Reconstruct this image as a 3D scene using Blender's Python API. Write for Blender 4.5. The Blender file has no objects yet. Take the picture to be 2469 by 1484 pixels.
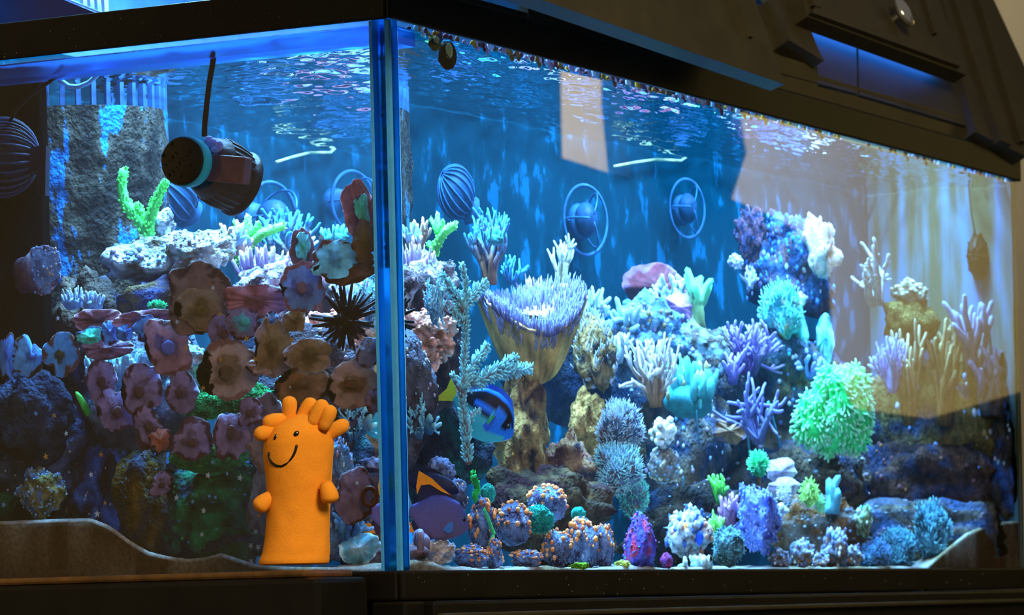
import bpy, bmesh, math, random
import numpy as np
from mathutils import Matrix, Vector

# ------------------------------------------------------------------ camera
# tank frame: X runs along the long (front) pane, Y along the short (side) pane, Z up, origin at the near glass corner
F, TH, RO, CY, CZ, Z0, XR = 9005.18, 0.485741784, -0.0232037603, 1465.265, -0.0414077, 3.925684, -0.1163747
DV = np.array([math.cos(TH), math.sin(TH), 0.]); RV = np.array([math.sin(TH), -math.cos(TH), 0.]); UP = np.array([0, 0, 1.])
CAM = -Z0*DV - XR*RV + np.array([0, 0, CZ])
RX = math.cos(RO)*RV + math.sin(RO)*UP; UY = -math.sin(RO)*RV + math.cos(RO)*UP
scene = bpy.context.scene
COL = scene.collection
cd = bpy.data.cameras.new('camera'); cam = bpy.data.objects.new('camera', cd); COL.objects.link(cam)
cd.sensor_width = 36; cd.lens = F/2469*36; cd.shift_y = (CY-742)/2469; cd.clip_start = .05; cd.clip_end = 60
m3 = Matrix(((RX[0], UY[0], -DV[0]), (RX[1], UY[1], -DV[1]), (RX[2], UY[2], -DV[2])))
cam.matrix_world = Matrix.Translation(CAM) @ m3.to_4x4()
cd.dof.use_dof = True; cd.dof.focus_distance = 4.05; cd.dof.aperture_fstop = 14.0
scene.camera = cam
cy = scene.cycles; cy.max_bounces = 8; cy.diffuse_bounces = 2; cy.glossy_bounces = 3; cy.transmission_bounces = 8; cy.volume_bounces = 0; cy.transparent_max_bounces = 8

# ------------------------------------------------------------------ world, lamps, exposure
HG, DEP, LEN, WL = .58, .60, 1.90, .577          # glass height, tank depth, tank length, water level
w = bpy.data.worlds.new('room_ambience'); scene.world = w; w.use_nodes = True
w.node_tree.nodes['Background'].inputs[0].default_value = (.86, .80, .80, 1)
w.node_tree.nodes['Background'].inputs[1].default_value = .145

def area(name, loc, target, sx, sy, power, col, spread=math.pi):
    l = bpy.data.lights.new(name, 'AREA'); l.shape = 'RECTANGLE'; l.size = sx; l.size_y = sy; l.energy = power; l.color = col; l.spread = spread
    o = bpy.data.objects.new(name, l); COL.objects.link(o); o.location = loc
    o.rotation_euler = (Vector(target)-Vector(loc)).to_track_quat('-Z', 'Y').to_euler()
    return o
BLUE = (.20, .56, 1.0)
for i, (x, p) in enumerate(((.33, 44), (.95, 42), (1.55, 37))):
    area('reef_lamp', (x, .29, .90), (x, .30, 0), .42, .26, p, BLUE, 2.35)
area('ceiling_lamp', (-1.9, -2.6, 2.1), (0, 0, .2), 1.2, 1.2, 125, (1.0, .77, .44))
area('mirrored_wall_light', (3.3, -2.9, 1.6), (4.6, -2.9, 1.1), .5, .5, 240, (1.0, .85, .36))  # unseen light put in to brighten the wall mirrored in the pane
area('wall_fill_light', (5.5, .2, 1.95), (5.4, 1.35, 1.3), .5, .5, 6, (1.0, .92, .78))  # unseen light added to brighten the back wall past the canopy
vs = scene.view_settings
vs.view_transform = 'Standard'; vs.look = 'None'; vs.gamma = 1; vs.exposure = 0.0; vs.use_curve_mapping = False

# ------------------------------------------------------------------ pixel -> place
def ray(px, py):
    d = DV + RX*(px-1234.5)/F + UY*(CY-py)/F
    return d/np.linalg.norm(d)
def Q(px, py, u=None, v=None, z=None):            # in the air: pixel ray meets a plane
    d = ray(px, py)
    k = (u-CAM[0])/d[0] if u is not None else (v-CAM[1])/d[1] if v is not None else (z-CAM[2])/d[2]
    return CAM + d*k
def enter(px, py, n=1.333):
    d = ray(px, py); p = CAM + d*(-CAM[1]/d[1]); N = np.array([0, -1., 0])
    if p[0] < 0: p = CAM + d*(-CAM[0]/d[0]); N = np.array([-1., 0, 0])
    ci = -d @ N; k = 1/n
    return p, k*d + (k*ci-math.sqrt(1-k*k*(1-ci*ci)))*N
def P(px, py, u=None, v=None):                    # in the water: the refracted ray meets a plane
    p, t = enter(px, py)
    k = (u-p[0])/t[0] if u is not None else (v-p[1])/t[1]
    return p + t*k
def frame(px, py, u=None, v=None, air=False):     # point, right, away, metres per pixel across and up
    f = Q if air else P
    p = f(px, py, u=u, v=v); t = ray(px, py) if air else enter(px, py)[1]
    a = np.array([t[0], t[1], 0]); a /= np.linalg.norm(a); e = np.array([a[1], -a[0], 0])
    mx = abs((f(px+2, py, u=u, v=v)-f(px-2, py, u=u, v=v)) @ e)/4
    mz = abs((f(px, py+2, u=u, v=v)-f(px, py-2, u=u, v=v))[2])/4
    return p, e, a, mx, mz

# ------------------------------------------------------------------ mesh helpers
def lin(c):
    c = np.asarray(c, float)/255
    return np.where(c <= .04045, c/12.92, ((c+.055)/1.055)**2.4)
def mk(name, V, Fc, mat, C=None, parent=None, smooth=True, origin=None):
    V = np.asarray(V, float)
    o0 = np.array([V[:, 0].mean(), V[:, 1].mean(), V[:, 2].min()]) if origin is None else np.asarray(origin, float)
    me = bpy.data.meshes.new(name); me.from_pydata((V-o0).tolist(), [], [list(map(int, f)) for f in Fc]); me.update()
    if smooth: me.polygons.foreach_set('use_smooth', [True]*len(me.polygons))
    if C is not None:
        C = np.asarray(C, float)
        if C.ndim == 1: C = np.tile(C, (len(V), 1))
        at = me.attributes.new('Col', 'FLOAT_COLOR', 'POINT')
        at.data.foreach_set('color', np.c_[C, np.ones(len(C))].astype(np.float32).ravel())
    me.materials.append(mat)
    o = bpy.data.objects.new(name, me); COL.objects.link(o); o.location = o0
    if parent is not None:
        o.parent = parent; q = parent
        while q is not None: o0 = o0-np.array(q.location); q = q.parent
        o.location = o0
    return o
def tag(o, label=None, cat=None, group=None, kind=None):
    if label: o['label'] = label
    if cat: o['category'] = cat
    if group: o['group'] = group
    if kind: o['kind'] = kind
    return o
def empty(name, loc, label=None, cat=None, group=None, kind=None):
    o = bpy.data.objects.new(name, None); COL.objects.link(o); o.location = loc; o.empty_display_size = .01
    return tag(o, label, cat, group, kind)
def cat_(parts):                                   # merge [(V,F,C)]
    Vs, Fs, Cs, n = [], [], [], 0
    for V, Fc, C in parts:
        V = np.asarray(V, float); C = np.asarray(C, float)
        if C.ndim == 1: C = np.tile(C, (len(V), 1))
        Vs.append(V); Cs.append(C); Fs += [tuple(i+n for i in f) for f in Fc]; n += len(V)
    return np.vstack(Vs), Fs, np.vstack(Cs)
def vnoise(Pn, seed=0):
    Pn = np.asarray(Pn, float); i = np.floor(Pn).astype(np.int64); f = Pn-i; f = f*f*(3-2*f); r = 0
    for dx in (0, 1):
        for dy in (0, 1):
            for dz in (0, 1):
                h = ((i[:, 0]+dx)*73856093) ^ ((i[:, 1]+dy)*19349663) ^ ((i[:, 2]+dz)*83492791) ^ (seed*2654435761 & 0xffffffff)
                h = (h*1103515245+12345) & 0x7fffffff; h = ((h >> 7) ^ h)*2246822519 & 0x7fffffff
                wgt = (f[:, 0] if dx else 1-f[:, 0])*(f[:, 1] if dy else 1-f[:, 1])*(f[:, 2] if dz else 1-f[:, 2])
                r = r+wgt*(h/0x3fffffff-1)
    return r
def fbm(Pn, seed=0, o=4):
    return sum(vnoise(np.asarray(Pn)*2**k, seed+k*17)*.5**k for k in range(o))
_ico = {}
def ico(s):
    if s not in _ico:
        b = bmesh.new(); bmesh.ops.create_icosphere(b, subdivisions=s, radius=1)
        _ico[s] = (np.array([v.co[:] for v in b.verts]), [tuple(v.index for v in f.verts) for f in b.faces]); b.free()
    return _ico[s]
def tube(pts, rad, n=6, col=(1, 1, 1), col2=None, cap=True, capk=.9):
    pts = np.asarray(pts, float); m = len(pts); rad = np.broadcast_to(rad, (m,)); V = []; Fc = []; C = []
    c1 = np.asarray(col, float); c2 = c1 if col2 is None else np.asarray(col2, float)
    T = np.gradient(pts, axis=0); T /= np.linalg.norm(T, axis=1)[:, None]+1e-12
    ref = np.array([.31, .17, .93]) if abs(T[0][2]) < .8 else np.array([.93, .21, .3])
    for k in range(m):
        a = np.cross(T[k], ref); a /= np.linalg.norm(a); b = np.cross(T[k], a)
        for j in range(n):
            q = 2*math.pi*j/n; V.append(pts[k]+rad[k]*(math.cos(q)*a+math.sin(q)*b)); C.append(c1+(c2-c1)*k/(m-1))
    for k in range(m-1):
        for j in range(n): Fc.append((k*n+j, k*n+(j+1) % n, (k+1)*n+(j+1) % n, (k+1)*n+j))
    if cap:
        V += [pts[0], pts[-1]+T[-1]*rad[-1]*capk]; C += [c1, c2]; z = m*n
        for j in range(n): Fc += [((j+1) % n, j, z), ((m-1)*n+j, (m-1)*n+(j+1) % n, z+1)]
    return np.array(V), Fc, np.array(C)
def spikes(B, N, L, r, c1, c2, n=5, taper=(1, .8, .55), bend=.0, rng=None):
    B = np.asarray(B, float); N = np.asarray(N, float); N = N/np.linalg.norm(N, axis=1)[:, None]; K = len(B)
    L = np.broadcast_to(L, (K,)); r = np.broadcast_to(r, (K,))
    A = np.cross(N, np.tile([.3, .5, .81], (K, 1))); A /= np.linalg.norm(A, axis=1)[:, None]+1e-9; Bt = np.cross(N, A)
    ts = (0, .55, .9); V = []
    for t, tp in zip(ts, taper):
        for j in range(n):
            q = 2*math.pi*j/n
            V.append(B+N*(L*t)[:, None]+(A*math.cos(q)+Bt*math.sin(q))*(r*tp)[:, None])
    V.append(B+N*L[:, None]); M = 3*n+1; V = np.stack(V, 1).reshape(-1, 3)
    fs = [(k*n+j, k*n+(j+1) % n, (k+1)*n+(j+1) % n, (k+1)*n+j) for k in range(2) for j in range(n)]+[(2*n+j, 2*n+(j+1) % n, 3*n) for j in range(n)]
    Fc = [tuple(i+k*M for i in f) for k in range(K) for f in fs]
    c1 = np.broadcast_to(c1, (K, 3)); c2 = np.broadcast_to(c2, (K, 3))
    tt = np.array([0]*n+[.45]*n+[1]*n+[1])
    C = (c1[:, None, :]*(1-tt)[None, :, None]+c2[:, None, :]*tt[None, :, None]).reshape(-1, 3)
    return V, Fc, C
def blobs(B, R, c, s=1, seed=0, jit=.12):
    V0, F0 = ico(s); B = np.asarray(B, float); K = len(B); R = np.asarray(R, float)
    R = np.tile(R[:, None], (1, 3)) if R.ndim == 1 else R
    V = (B[:, None, :]+V0[None]*R[:, None, :]).reshape(-1, 3)
    if jit: V = V+(vnoise(V/R.mean()*.9, seed)*R.mean()*jit)[:, None]*np.tile(V0, (K, 1))
    Fc = [tuple(i+k*len(V0) for i in f) for k in range(K) for f in F0]
    c = np.broadcast_to(c, (K, 3)); return V, Fc, np.repeat(c, len(V0), 0)
def surf(V, Fc, k, rng, up=None):                  # random points and normals on a mesh
    V = np.asarray(V); T = np.array([(f[0], f[1], f[2]) for f in Fc]); a, b, c = V[T[:, 0]], V[T[:, 1]], V[T[:, 2]]
    n = np.cross(b-a, c-a); ar = np.linalg.norm(n, axis=1)+1e-15; n = n/ar[:, None]; wt = ar.copy()
    if up is not None: wt = wt*(n[:, 2] > up)
    if wt.sum() <= 0: wt = ar
    i = rng.choice(len(T), k, p=wt/wt.sum()); x, y = rng.random(k), rng.random(k); fl = x+y > 1; x[fl] = 1-x[fl]; y[fl] = 1-y[fl]
    return a[i]+(b-a)[i]*x[:, None]+(c-a)[i]*y[:, None], n[i]
def boxV(x0, x1, y0, y1, z0, z1):
    V = [(x, y, z) for z in (z0, z1) for y in (y0, y1) for x in (x0, x1)]
    return np.array(V, float), [(0, 2, 3, 1), (4, 5, 7, 6), (0, 1, 5, 4), (2, 6, 7, 3), (0, 4, 6, 2), (1, 3, 7, 5)]
def bevel(o, wd, seg=2):
    b = o.modifiers.new('bevel', 'BEVEL'); b.width = wd; b.segments = seg; b.limit_method = 'ANGLE'; return o
def box(name, mat, b, parent=None, bev=0, C=None):
    V, Fc = boxV(*b); o = mk(name, V, Fc, mat, C, parent, smooth=False)
    if bev: bevel(o, bev)
    return o

# ------------------------------------------------------------------ materials
def nodes(name):
    m = bpy.data.materials.new(name); m.use_nodes = True; nt = m.node_tree; return m, nt, nt.nodes['Principled BSDF']
def organic(name, scale=60, var=.35, rough=.6, bump=.4, spec=.3, bscale=None):
    m, nt, b = nodes(name); N, L = nt.nodes, nt.links
    at = N.new('ShaderNodeAttribute'); at.attribute_name = 'Col'
    tc = N.new('ShaderNodeTexCoord'); n1 = N.new('ShaderNodeTexNoise'); n1.inputs['Scale'].default_value = scale; n1.inputs['Detail'].default_value = 4
    mr = N.new('ShaderNodeMapRange'); mr.inputs[1].default_value = .3; mr.inputs[2].default_value = .7; mr.inputs[3].default_value = 1-var; mr.inputs[4].default_value = 1+var
    mx = N.new('ShaderNodeMix'); mx.data_type = 'RGBA'; mx.blend_type = 'MULTIPLY'; mx.inputs[0].default_value = 1
    L.new(tc.outputs['Object'], n1.inputs['Vector']); L.new(n1.outputs['Fac'], mr.inputs[0])
    L.new(at.outputs['Color'], mx.inputs[6]); L.new(mr.outputs[0], mx.inputs[7]); L.new(mx.outputs[2], b.inputs['Base Color'])
    n2 = N.new('ShaderNodeTexNoise'); n2.inputs['Scale'].default_value = bscale or scale*3; n2.inputs['Detail'].default_value = 3
    bp = N.new('ShaderNodeBump'); bp.inputs['Strength'].default_value = bump; bp.inputs['Distance'].default_value = .010 if name == 'live_rock' else .004
    L.new(tc.outputs['Object'], n2.inputs['Vector']); L.new(n2.outputs['Fac'], bp.inputs['Height']); L.new(bp.outputs[0], b.inputs['Normal'])
    b.inputs['Roughness'].default_value = rough; b.inputs['Specular IOR Level'].default_value = spec*.25
    return m
def plain(name, c, rough=.5, spec=.5, metal=0, noise=.15, scale=40, bump=.05, coat=0):
    m, nt, b = nodes(name); N, L = nt.nodes, nt.links; c = lin(c)
    tc = N.new('ShaderNodeTexCoord'); n1 = N.new('ShaderNodeTexNoise'); n1.inputs['Scale'].default_value = scale; n1.inputs['Detail'].default_value = 5
    r = N.new('ShaderNodeValToRGB'); r.color_ramp.elements[0].position = .3; r.color_ramp.elements[1].position = .7
    r.color_ramp.elements[0].color = (*(c*(1-noise)), 1); r.color_ramp.elements[1].color = (*np.minimum(c*(1+noise), 1), 1)
    L.new(tc.outputs['Object'], n1.inputs['Vector']); L.new(n1.outputs['Fac'], r.inputs[0]); L.new(r.outputs[0], b.inputs['Base Color'])
    if bump:
        bp = N.new('ShaderNodeBump'); bp.inputs['Strength'].default_value = bump; bp.inputs['Distance'].default_value = .003
        L.new(n1.outputs['Fac'], bp.inputs['Height']); L.new(bp.outputs[0], b.inputs['Normal'])
    b.inputs['Roughness'].default_value = rough; b.inputs['Specular IOR Level'].default_value = spec; b.inputs['Metallic'].default_value = metal
    b.inputs['Coat Weight'].default_value = coat
    return m
def glass(name, ior, col=(1, 1, 1), rough=0.):
    m = bpy.data.materials.new(name); m.use_nodes = True; nt = m.node_tree; nt.nodes.remove(nt.nodes['Principled BSDF'])
    g = nt.nodes.new('ShaderNodeBsdfGlass'); g.inputs['IOR'].default_value = ior; g.inputs['Color'].default_value = (*col, 1); g.inputs['Roughness'].default_value = rough
    nt.links.new(g.outputs[0], nt.nodes['Material Output'].inputs[0]); return m
ROCK = organic('live_rock', 55, .55, .75, .9, .2, 140)
CORAL = organic('coral_skin', 110, .25, .55, .35, .35, 420)
FLESH = organic('soft_polyp', 70, .3, .45, .3, .4, 260)
FISH = organic('fish_scales', 260, .1, .35, .12, .5, 900)
PLUSH = organic('plush_fabric', 900, .12, .95, .35, .05, 1400)
BLACK = plain('black_trim', (17, 15, 12), .45, .22, noise=.3, scale=25)
BPLAS = plain('black_plastic', (14, 15, 19), .35, .5, noise=.4, scale=60, bump=.1)
WOOD = plain('dark_stained_wood', (54, 50, 32), .55, .35, noise=.18, scale=18, bump=.06)
WALLM = plain('beige_wall_paint', (196, 184, 150), .9, .2, noise=.04, scale=5)
DARKW = plain('dark_room_wall', (14, 12, 9), .9, .2, noise=.1, scale=5)
CHROME = plain('clear_knob', (200, 200, 190), .12, .6, metal=.9, noise=.05)
RING = plain('turquoise_silicone', (60, 190, 190), .5, .4, noise=.05)
G_OUT = glass('pane_to_air', 1.5); G_IN = glass('pane_to_water', 1.5/1.333)
SEAM = glass('blue_seam', 1.35, (.13, .58, .86), .32)
PALE = glass('pale_bead', 1.2, (.75, .95, 1.0), .45)
SEAMW = organic('silicone_bead', 60, .1, .4, .1)
# ------------------------------------------------------------------ room
tag(box('wall_back', WALLM, (-3.2, 6.5, 1.35, 1.42, -.85, 2.4)), kind='structure')
tag(box('floor', plain('floor_boards', (48, 38, 28), .6, noise=.2), (-5, 6.5, -5.5, 1.42, -.9, -.85)), kind='structure')
# lit wall standing out to the right, seen mirrored in the long pane
def mirror(px, py, X):                              # where the ray bouncing off the front pane meets the plane u = X
    d = ray(px, py); p = CAM+d*(-CAM[1]/d[1]); d = d*np.array([1, -1, 1])
    return p+d*((X-p[0])/d[0])
def prism(name, poly, n, mat, parent=None):         # polygon (3D) pushed back along n
    poly = np.array(poly); m = len(poly); V = np.vstack([poly, poly+np.asarray(n)])
    Fc = [tuple(range(m)), tuple(range(2*m-1, m-1, -1))]+[(i, i+m, (i+1) % m+m, (i+1) % m) for i in range(m)]
    o = mk(name, V, Fc, mat, None, parent, smooth=False)
    b = bmesh.new(); b.from_mesh(o.data); bmesh.ops.recalc_face_normals(b, faces=b.faces); b.to_mesh(o.data); b.free(); return o
tag(prism('wall_pier', [mirror(x, y, 4.6) for x, y in ((1350, 100), (1452, 100), (1450, 250), (1466, 416), (1356, 380))], (.12, 0, 0), WALLM), kind='structure')
tag(prism('wall_right', [mirror(x, y, 4.6) for x, y in ((1775, 100), (2480, 100), (2480, 940), (2240, 1010), (2060, 985), (2010, 880), (1995, 600), (1860, 520), (1764, 480), (1800, 370), (1788, 300))], (.12, 0, 0), WALLM), kind='structure')
tag(box('wall_far', DARKW, (4.9, 5.0, -6, .85, -.85, 2.4)), kind='structure')

# ------------------------------------------------------------------ aquarium
tank = empty('aquarium', (0, 0, -.03), 'large glass reef aquarium with black rim and blue lit water', 'aquarium')
def pane(name, b, inner, wl):                       # a glass plate: outer faces to air, inner face to water below the water line
    (x0, x1, y0, y1, z0, z1) = b
    V, Fc = boxV(*b)
    o = mk(name, V, Fc, G_OUT, None, tank, smooth=False); o.data.materials.append(G_IN)
    bm = bmesh.new(); bm.from_mesh(o.data); bmesh.ops.recalc_face_normals(bm, faces=bm.faces)
    g = bmesh.ops.bisect_plane(bm, geom=bm.verts[:]+bm.edges[:]+bm.faces[:], plane_co=(0, 0, wl-o.location.z-tank.location.z), plane_no=(0, 0, 1))
    for f in bm.faces:
        c = f.calc_center_median()
        if f.normal[inner] > .9 and c.z+o.location.z+tank.location.z < wl: f.material_index = 1
    bm.to_mesh(o.data); bm.free(); return o
T = .012
pane('front_pane', (.0195, LEN, 0, T, -.002, HG+.03), 1, WL)
pane('side_pane', (0, T, .0195, DEP, -.002, HG+.03), 0, WL)
box('corner_seam', SEAM, (-.0006, .0192, -.0006, .0192, -.002, HG+.002), tank)
sbm = bpy.data.materials.new('silicone_film'); sbm.use_nodes = True; nt = sbm.node_tree; nt.nodes.remove(nt.nodes['Principled BSDF']); trl = nt.nodes.new('ShaderNodeBsdfTranslucent'); trl.inputs[0].default_value = (.45, .8, 1, 1); nt.links.new(trl.outputs[0], nt.nodes['Material Output'].inputs[0])
bead = organic('blue_silicone', 60, .1, .4, .1)
box('silicone_bead', bead, (-.0014, .0, .0188, .0222, 0, HG), tank, C=np.array([.07, .40, 1.0]))
box('silicone_bead', bead, (-.0014, .004, -.0014, .0034, 0, HG), tank, C=np.array([.07, .40, 1.0]))
mk('silicone_film', [(T+.0004, .0198, 0), (T+.0004, .0240, 0), (T+.0004, .0240, .56), (T+.0004, .0198, .56)], [(0, 1, 2, 3)], sbm, None, tank, smooth=False)
mk('silicone_film', [(.0196, T+.0004, 0), (.0300, T+.0004, 0), (.0300, T+.0004, .572), (.0196, T+.0004, .572)], [(0, 1, 2, 3)], sbm, None, tank, smooth=False)
box('glass_brace', glass('brace_glass', 1.2, (.16, .46, .80), .45), (.0125, .075, .022, DEP-.002, .5605, .5755), tank)
# back and end panes
mb, nt, b = nodes('back_pane_blue'); N, L = nt.nodes, nt.links
tc = N.new('ShaderNodeTexCoord'); mp = N.new('ShaderNodeMapping'); mp.inputs['Scale'].default_value = (34, 34, 20)
n1 = N.new('ShaderNodeTexNoise'); n1.inputs['Scale'].default_value = 1; n1.inputs['Detail'].default_value = 4
r = N.new('ShaderNodeValToRGB'); e = r.color_ramp.elements
e[0].position = .50; e[0].color = (.0006, .022, .038, 1); e[1].position = .64; e[1].color = (.002, .07, .15, 1); k = e.new(.585); k.color = (.0008, .031, .054, 1)
L.new(tc.outputs['Object'], mp.inputs[0]); L.new(mp.outputs[0], n1.inputs['Vector']); L.new(n1.outputs['Fac'], r.inputs[0]); L.new(r.outputs[0], b.inputs['Base Color']); b.inputs['Roughness'].default_value = .7; b.inputs['Specular IOR Level'].default_value = 0
box('back_pane', mb, (0, LEN, DEP, DEP+.012, -.02, HG+.05), tank)
me_, nt, b = nodes('end_pane_film'); N, L = nt.nodes, nt.links
tc = N.new('ShaderNodeTexCoord'); mp = N.new('ShaderNodeMapping'); mp.inputs['Scale'].default_value = (12, 14, 4)
n1 = N.new('ShaderNodeTexNoise'); n1.inputs['Scale'].default_value = 1; n1.inputs['Detail'].default_value = 5
r = N.new('ShaderNodeValToRGB'); e = r.color_ramp.elements
e[0].position = .42; e[0].color = (.055, .07, .04, 1); e[1].position = .7; e[1].color = (.035, .16, .38, 1); k = e.new(.56); k.color = (.06, .13, .17, 1)
L.new(tc.outputs['Object'], mp.inputs[0]); L.new(mp.outputs[0], n1.inputs['Vector']); L.new(n1.outputs['Fac'], r.inputs[0]); L.new(r.outputs[0], b.inputs['Base Color']); b.inputs['Roughness'].default_value = .6; b.inputs['Specular IOR Level'].default_value = 0
box('end_pane', me_, (LEN-.012, LEN, 0.013, DEP, -.02, HG+.05), tank)
box('base_pane', BLACK, (-.002, LEN, -.002, DEP+.01, -.02, -.0022), tank)
# rims
def rim(name, z0, z1, out, bev):
    b = bmesh.new()
    for (x0, x1, y0, y1) in ((-out, LEN+out, -out, -.0015), (-out, -.0015, -.0016, DEP+out), (-out, LEN+out, DEP+.013, DEP+.013+out), (LEN+.001, LEN+out+.001, -.0016, DEP+.013)):
        V, Fc = boxV(x0, x1, y0, y1, z0, z1); vs_ = [b.verts.new(v) for v in V]
        for f in Fc: b.faces.new([vs_[i] for i in f])
    me = bpy.data.meshes.new(name); b.to_mesh(me); b.free(); me.materials.append(BLACK)
    o = bpy.data.objects.new(name, me); COL.objects.link(o); o.parent = tank; o.location = -Vector(tank.location); bevel(o, bev); return o
rim('top_rim', HG, HG+.041, .007, .003)
rim('base_rim', -.032, 0.0, .010, .003)

# water surface with small waves: partly clear, mirror-like seen from below
wm = bpy.data.materials.new('water_skin'); wm.use_nodes = True; nt = wm.node_tree; nt.nodes.remove(nt.nodes['Principled BSDF'])
fr = nt.nodes.new('ShaderNodeFresnel'); fr.inputs[0].default_value = 1.333
tr = nt.nodes.new('ShaderNodeBsdfTransparent'); gl = nt.nodes.new('ShaderNodeBsdfGlossy'); gl.inputs['Roughness'].default_value = .03
mxs = nt.nodes.new('ShaderNodeMixShader'); nt.links.new(fr.outputs[0], mxs.inputs[0]); nt.links.new(tr.outputs[0], mxs.inputs[1]); nt.links.new(gl.outputs[0], mxs.inputs[2])
nt.links.new(mxs.outputs[0], nt.nodes['Material Output'].inputs[0])
nx, ny = 420, 140
xs = np.linspace(T, LEN-T-.001, nx); ys = np.linspace(T, DEP-.001, ny); X, Y = np.meshgrid(xs, ys, indexing='ij')
pt = np.c_[X.ravel(), Y.ravel(), np.zeros(nx*ny)]
Zw = fbm(pt*np.array([26, 34, 1]), 5, 3)*.0022+fbm(pt*np.array([9, 7, 1]), 9, 2)*.003
fall = np.clip(np.minimum(pt[:, 0]-T, pt[:, 1]-T)/.02, 0, 1)
V = np.c_[pt[:, :2], WL+Zw*fall]
Fw = [(i*ny+j, (i+1)*ny+j, (i+1)*ny+j+1, i*ny+j+1) for i in range(nx-1) for j in range(ny-1)]
tag(mk('water', V, Fw, wm), 'rippling blue water surface inside the aquarium', 'water', kind='stuff')

hz = bpy.data.materials.new('water_haze'); hz.use_nodes = True; nt = hz.node_tree; nt.nodes.remove(nt.nodes['Principled BSDF'])
vsn = nt.nodes.new('ShaderNodeVolumeScatter'); vsn.inputs['Color'].default_value = (.04, .60, 1, 1); vsn.inputs['Density'].default_value = .026; vsn.inputs['Anisotropy'].default_value = .2
nt.links.new(vsn.outputs[0], nt.nodes['Material Output'].inputs['Volume'])
V, Fc = boxV(T+.0003, LEN-.0122, T+.0003, DEP-.0002, -.001, WL-.006)
tag(mk('water_haze', V, Fc, hz, smooth=False), 'faint blue haze of the water filling the aquarium', 'water', kind='stuff')

# ------------------------------------------------------------------ stand
stand = empty('tank_stand', (0, 0, -.85), 'black wooden stand with stepped moulding under the aquarium', 'stand')
box('cabinet_body', BLACK, (.0, LEN, .0, DEP, -.849, -.0325), stand)
box('corner_post', BLACK, (-.012, .03, -.012, .03, -.848, -.0326), stand, .003)
box('moulding', BLACK, (.032, LEN+.02, -.024, -.0005, -.075, -.0327), stand, .004)
box('moulding', WOOD, (.032, LEN+.02, -.034, -.024, -.052, -.046), stand, .002)
box('moulding', WOOD, (.032, LEN+.02, -.040, -.0005, -.10, -.0752), stand, .004)
box('side_ledge', BLACK, (-.118, -.0125, .031, DEP+.05, -.075, -.0058), stand, .006)
box('side_panel', BLACK, (-.1, -.0125, .031, DEP+.05, -.84, -.0752), stand)
# flat tray the toy stands on
tray = mk('tray', *boxV(-.112, -.0125, .050, DEP, -.0056, .0022), plain('bronze_black_tray', (96, 66, 30), .35, .5, noise=.5, scale=30), smooth=False)
bevel(tray, .003); tag(tray, 'thin dark bronze tray lying on the ledge beneath the orange toy', 'tray')

# ------------------------------------------------------------------ canopy
SL = .53
canopy = empty('canopy', (0, DEP, HG+.041), 'dark stained wooden aquarium canopy with open sloping front', 'canopy')
def S(px, py, off=0.):                               # pixel onto the sloping canopy front, moved 'off' metres toward the room
    d = ray(px, py); n = np.array([0, 1., -SL]); c0 = -.012-off - SL*.622
    return CAM+d*((c0-n @ CAM)/(n @ d))
nS = np.array([0, 1., -SL]); nS /= np.linalg.norm(nS)
def slab(name, poly, off, th, mat=WOOD, parent=canopy): return prism(name, [S(x, y, off) for x, y in poly], nS*th, mat, parent)
box('roof', WOOD, (.0, LEN, .17, DEP, .955, .97), canopy)
box('back_board', plain('white_canopy_lining', (50, 90, 130), .6), (0.0, LEN, DEP+.0135, DEP+.025, HG+.042, .955), canopy)
box('end_board', WOOD, (LEN-.02, LEN, .16, DEP+.012, HG+.042, .955), canopy)
slab('front_rail', ((1872, 174), (2067, 226), (2064, 92), (1830, 10)), 0, .016)
slab('front_rail', ((2072, 228), (2352, 310), (2290, 165), (2069, 94)), 0, .016)
slab('frame_post', ((1908, 100), (1984, 146), (1918, -20), (1840, -160), (1770, -160), (1868, -10)), .022, .02)
slab('frame_post', ((1903, 97), (1986, 147), (1984, 138), (1906, 90)), .03, .03)
slab('end_post', ((2352, 318), (2475, 378), (2475, 170), (2392, -10), (2330, -140), (2215, -140), (2272, -5)), .012, .03)
slab('end_moulding', ((2412, 338), (2440, 350), (2330, -10), (2290, -110), (2268, -110), (2300, -10)), .022, .012)
slab('end_moulding', ((2462, 340), (2474, 342), (2475, 250), (2372, -10), (2330, -110), (2318, -110), (2358, -10)), .022, .012)
box('leak_board', WOOD, (.0, .32, .0, .012, HG+.042, .628), canopy)  # boards added to block lamp light leaking low along the front
box('leak_board', WOOD, (.322, 1.15, .0, .012, HG+.042, .665), canopy)
box('leak_board', WOOD, (1.152, LEN, .004, .016, HG+.042, .655), canopy)
LED = bpy.data.materials.new('blue_led'); LED.use_nodes = True; bq = LED.node_tree.nodes['Principled BSDF']; bq.inputs['Base Color'].default_value = (.2, .4, .8, 1); bq.inputs['Emission Color'].default_value = (.03, .20, 1, 1); bq.inputs['Emission Strength'].default_value = 34
slab('led_bar', ((1975, 42), (2290, 150), (2288, 144), (1974, 36)), .026, .008, LED)
box('light_shield', WOOD, (.02, LEN-.03, .11, .12, .725, .954), canopy)  # unseen board added to keep reef lamp light off the front pieces
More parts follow.
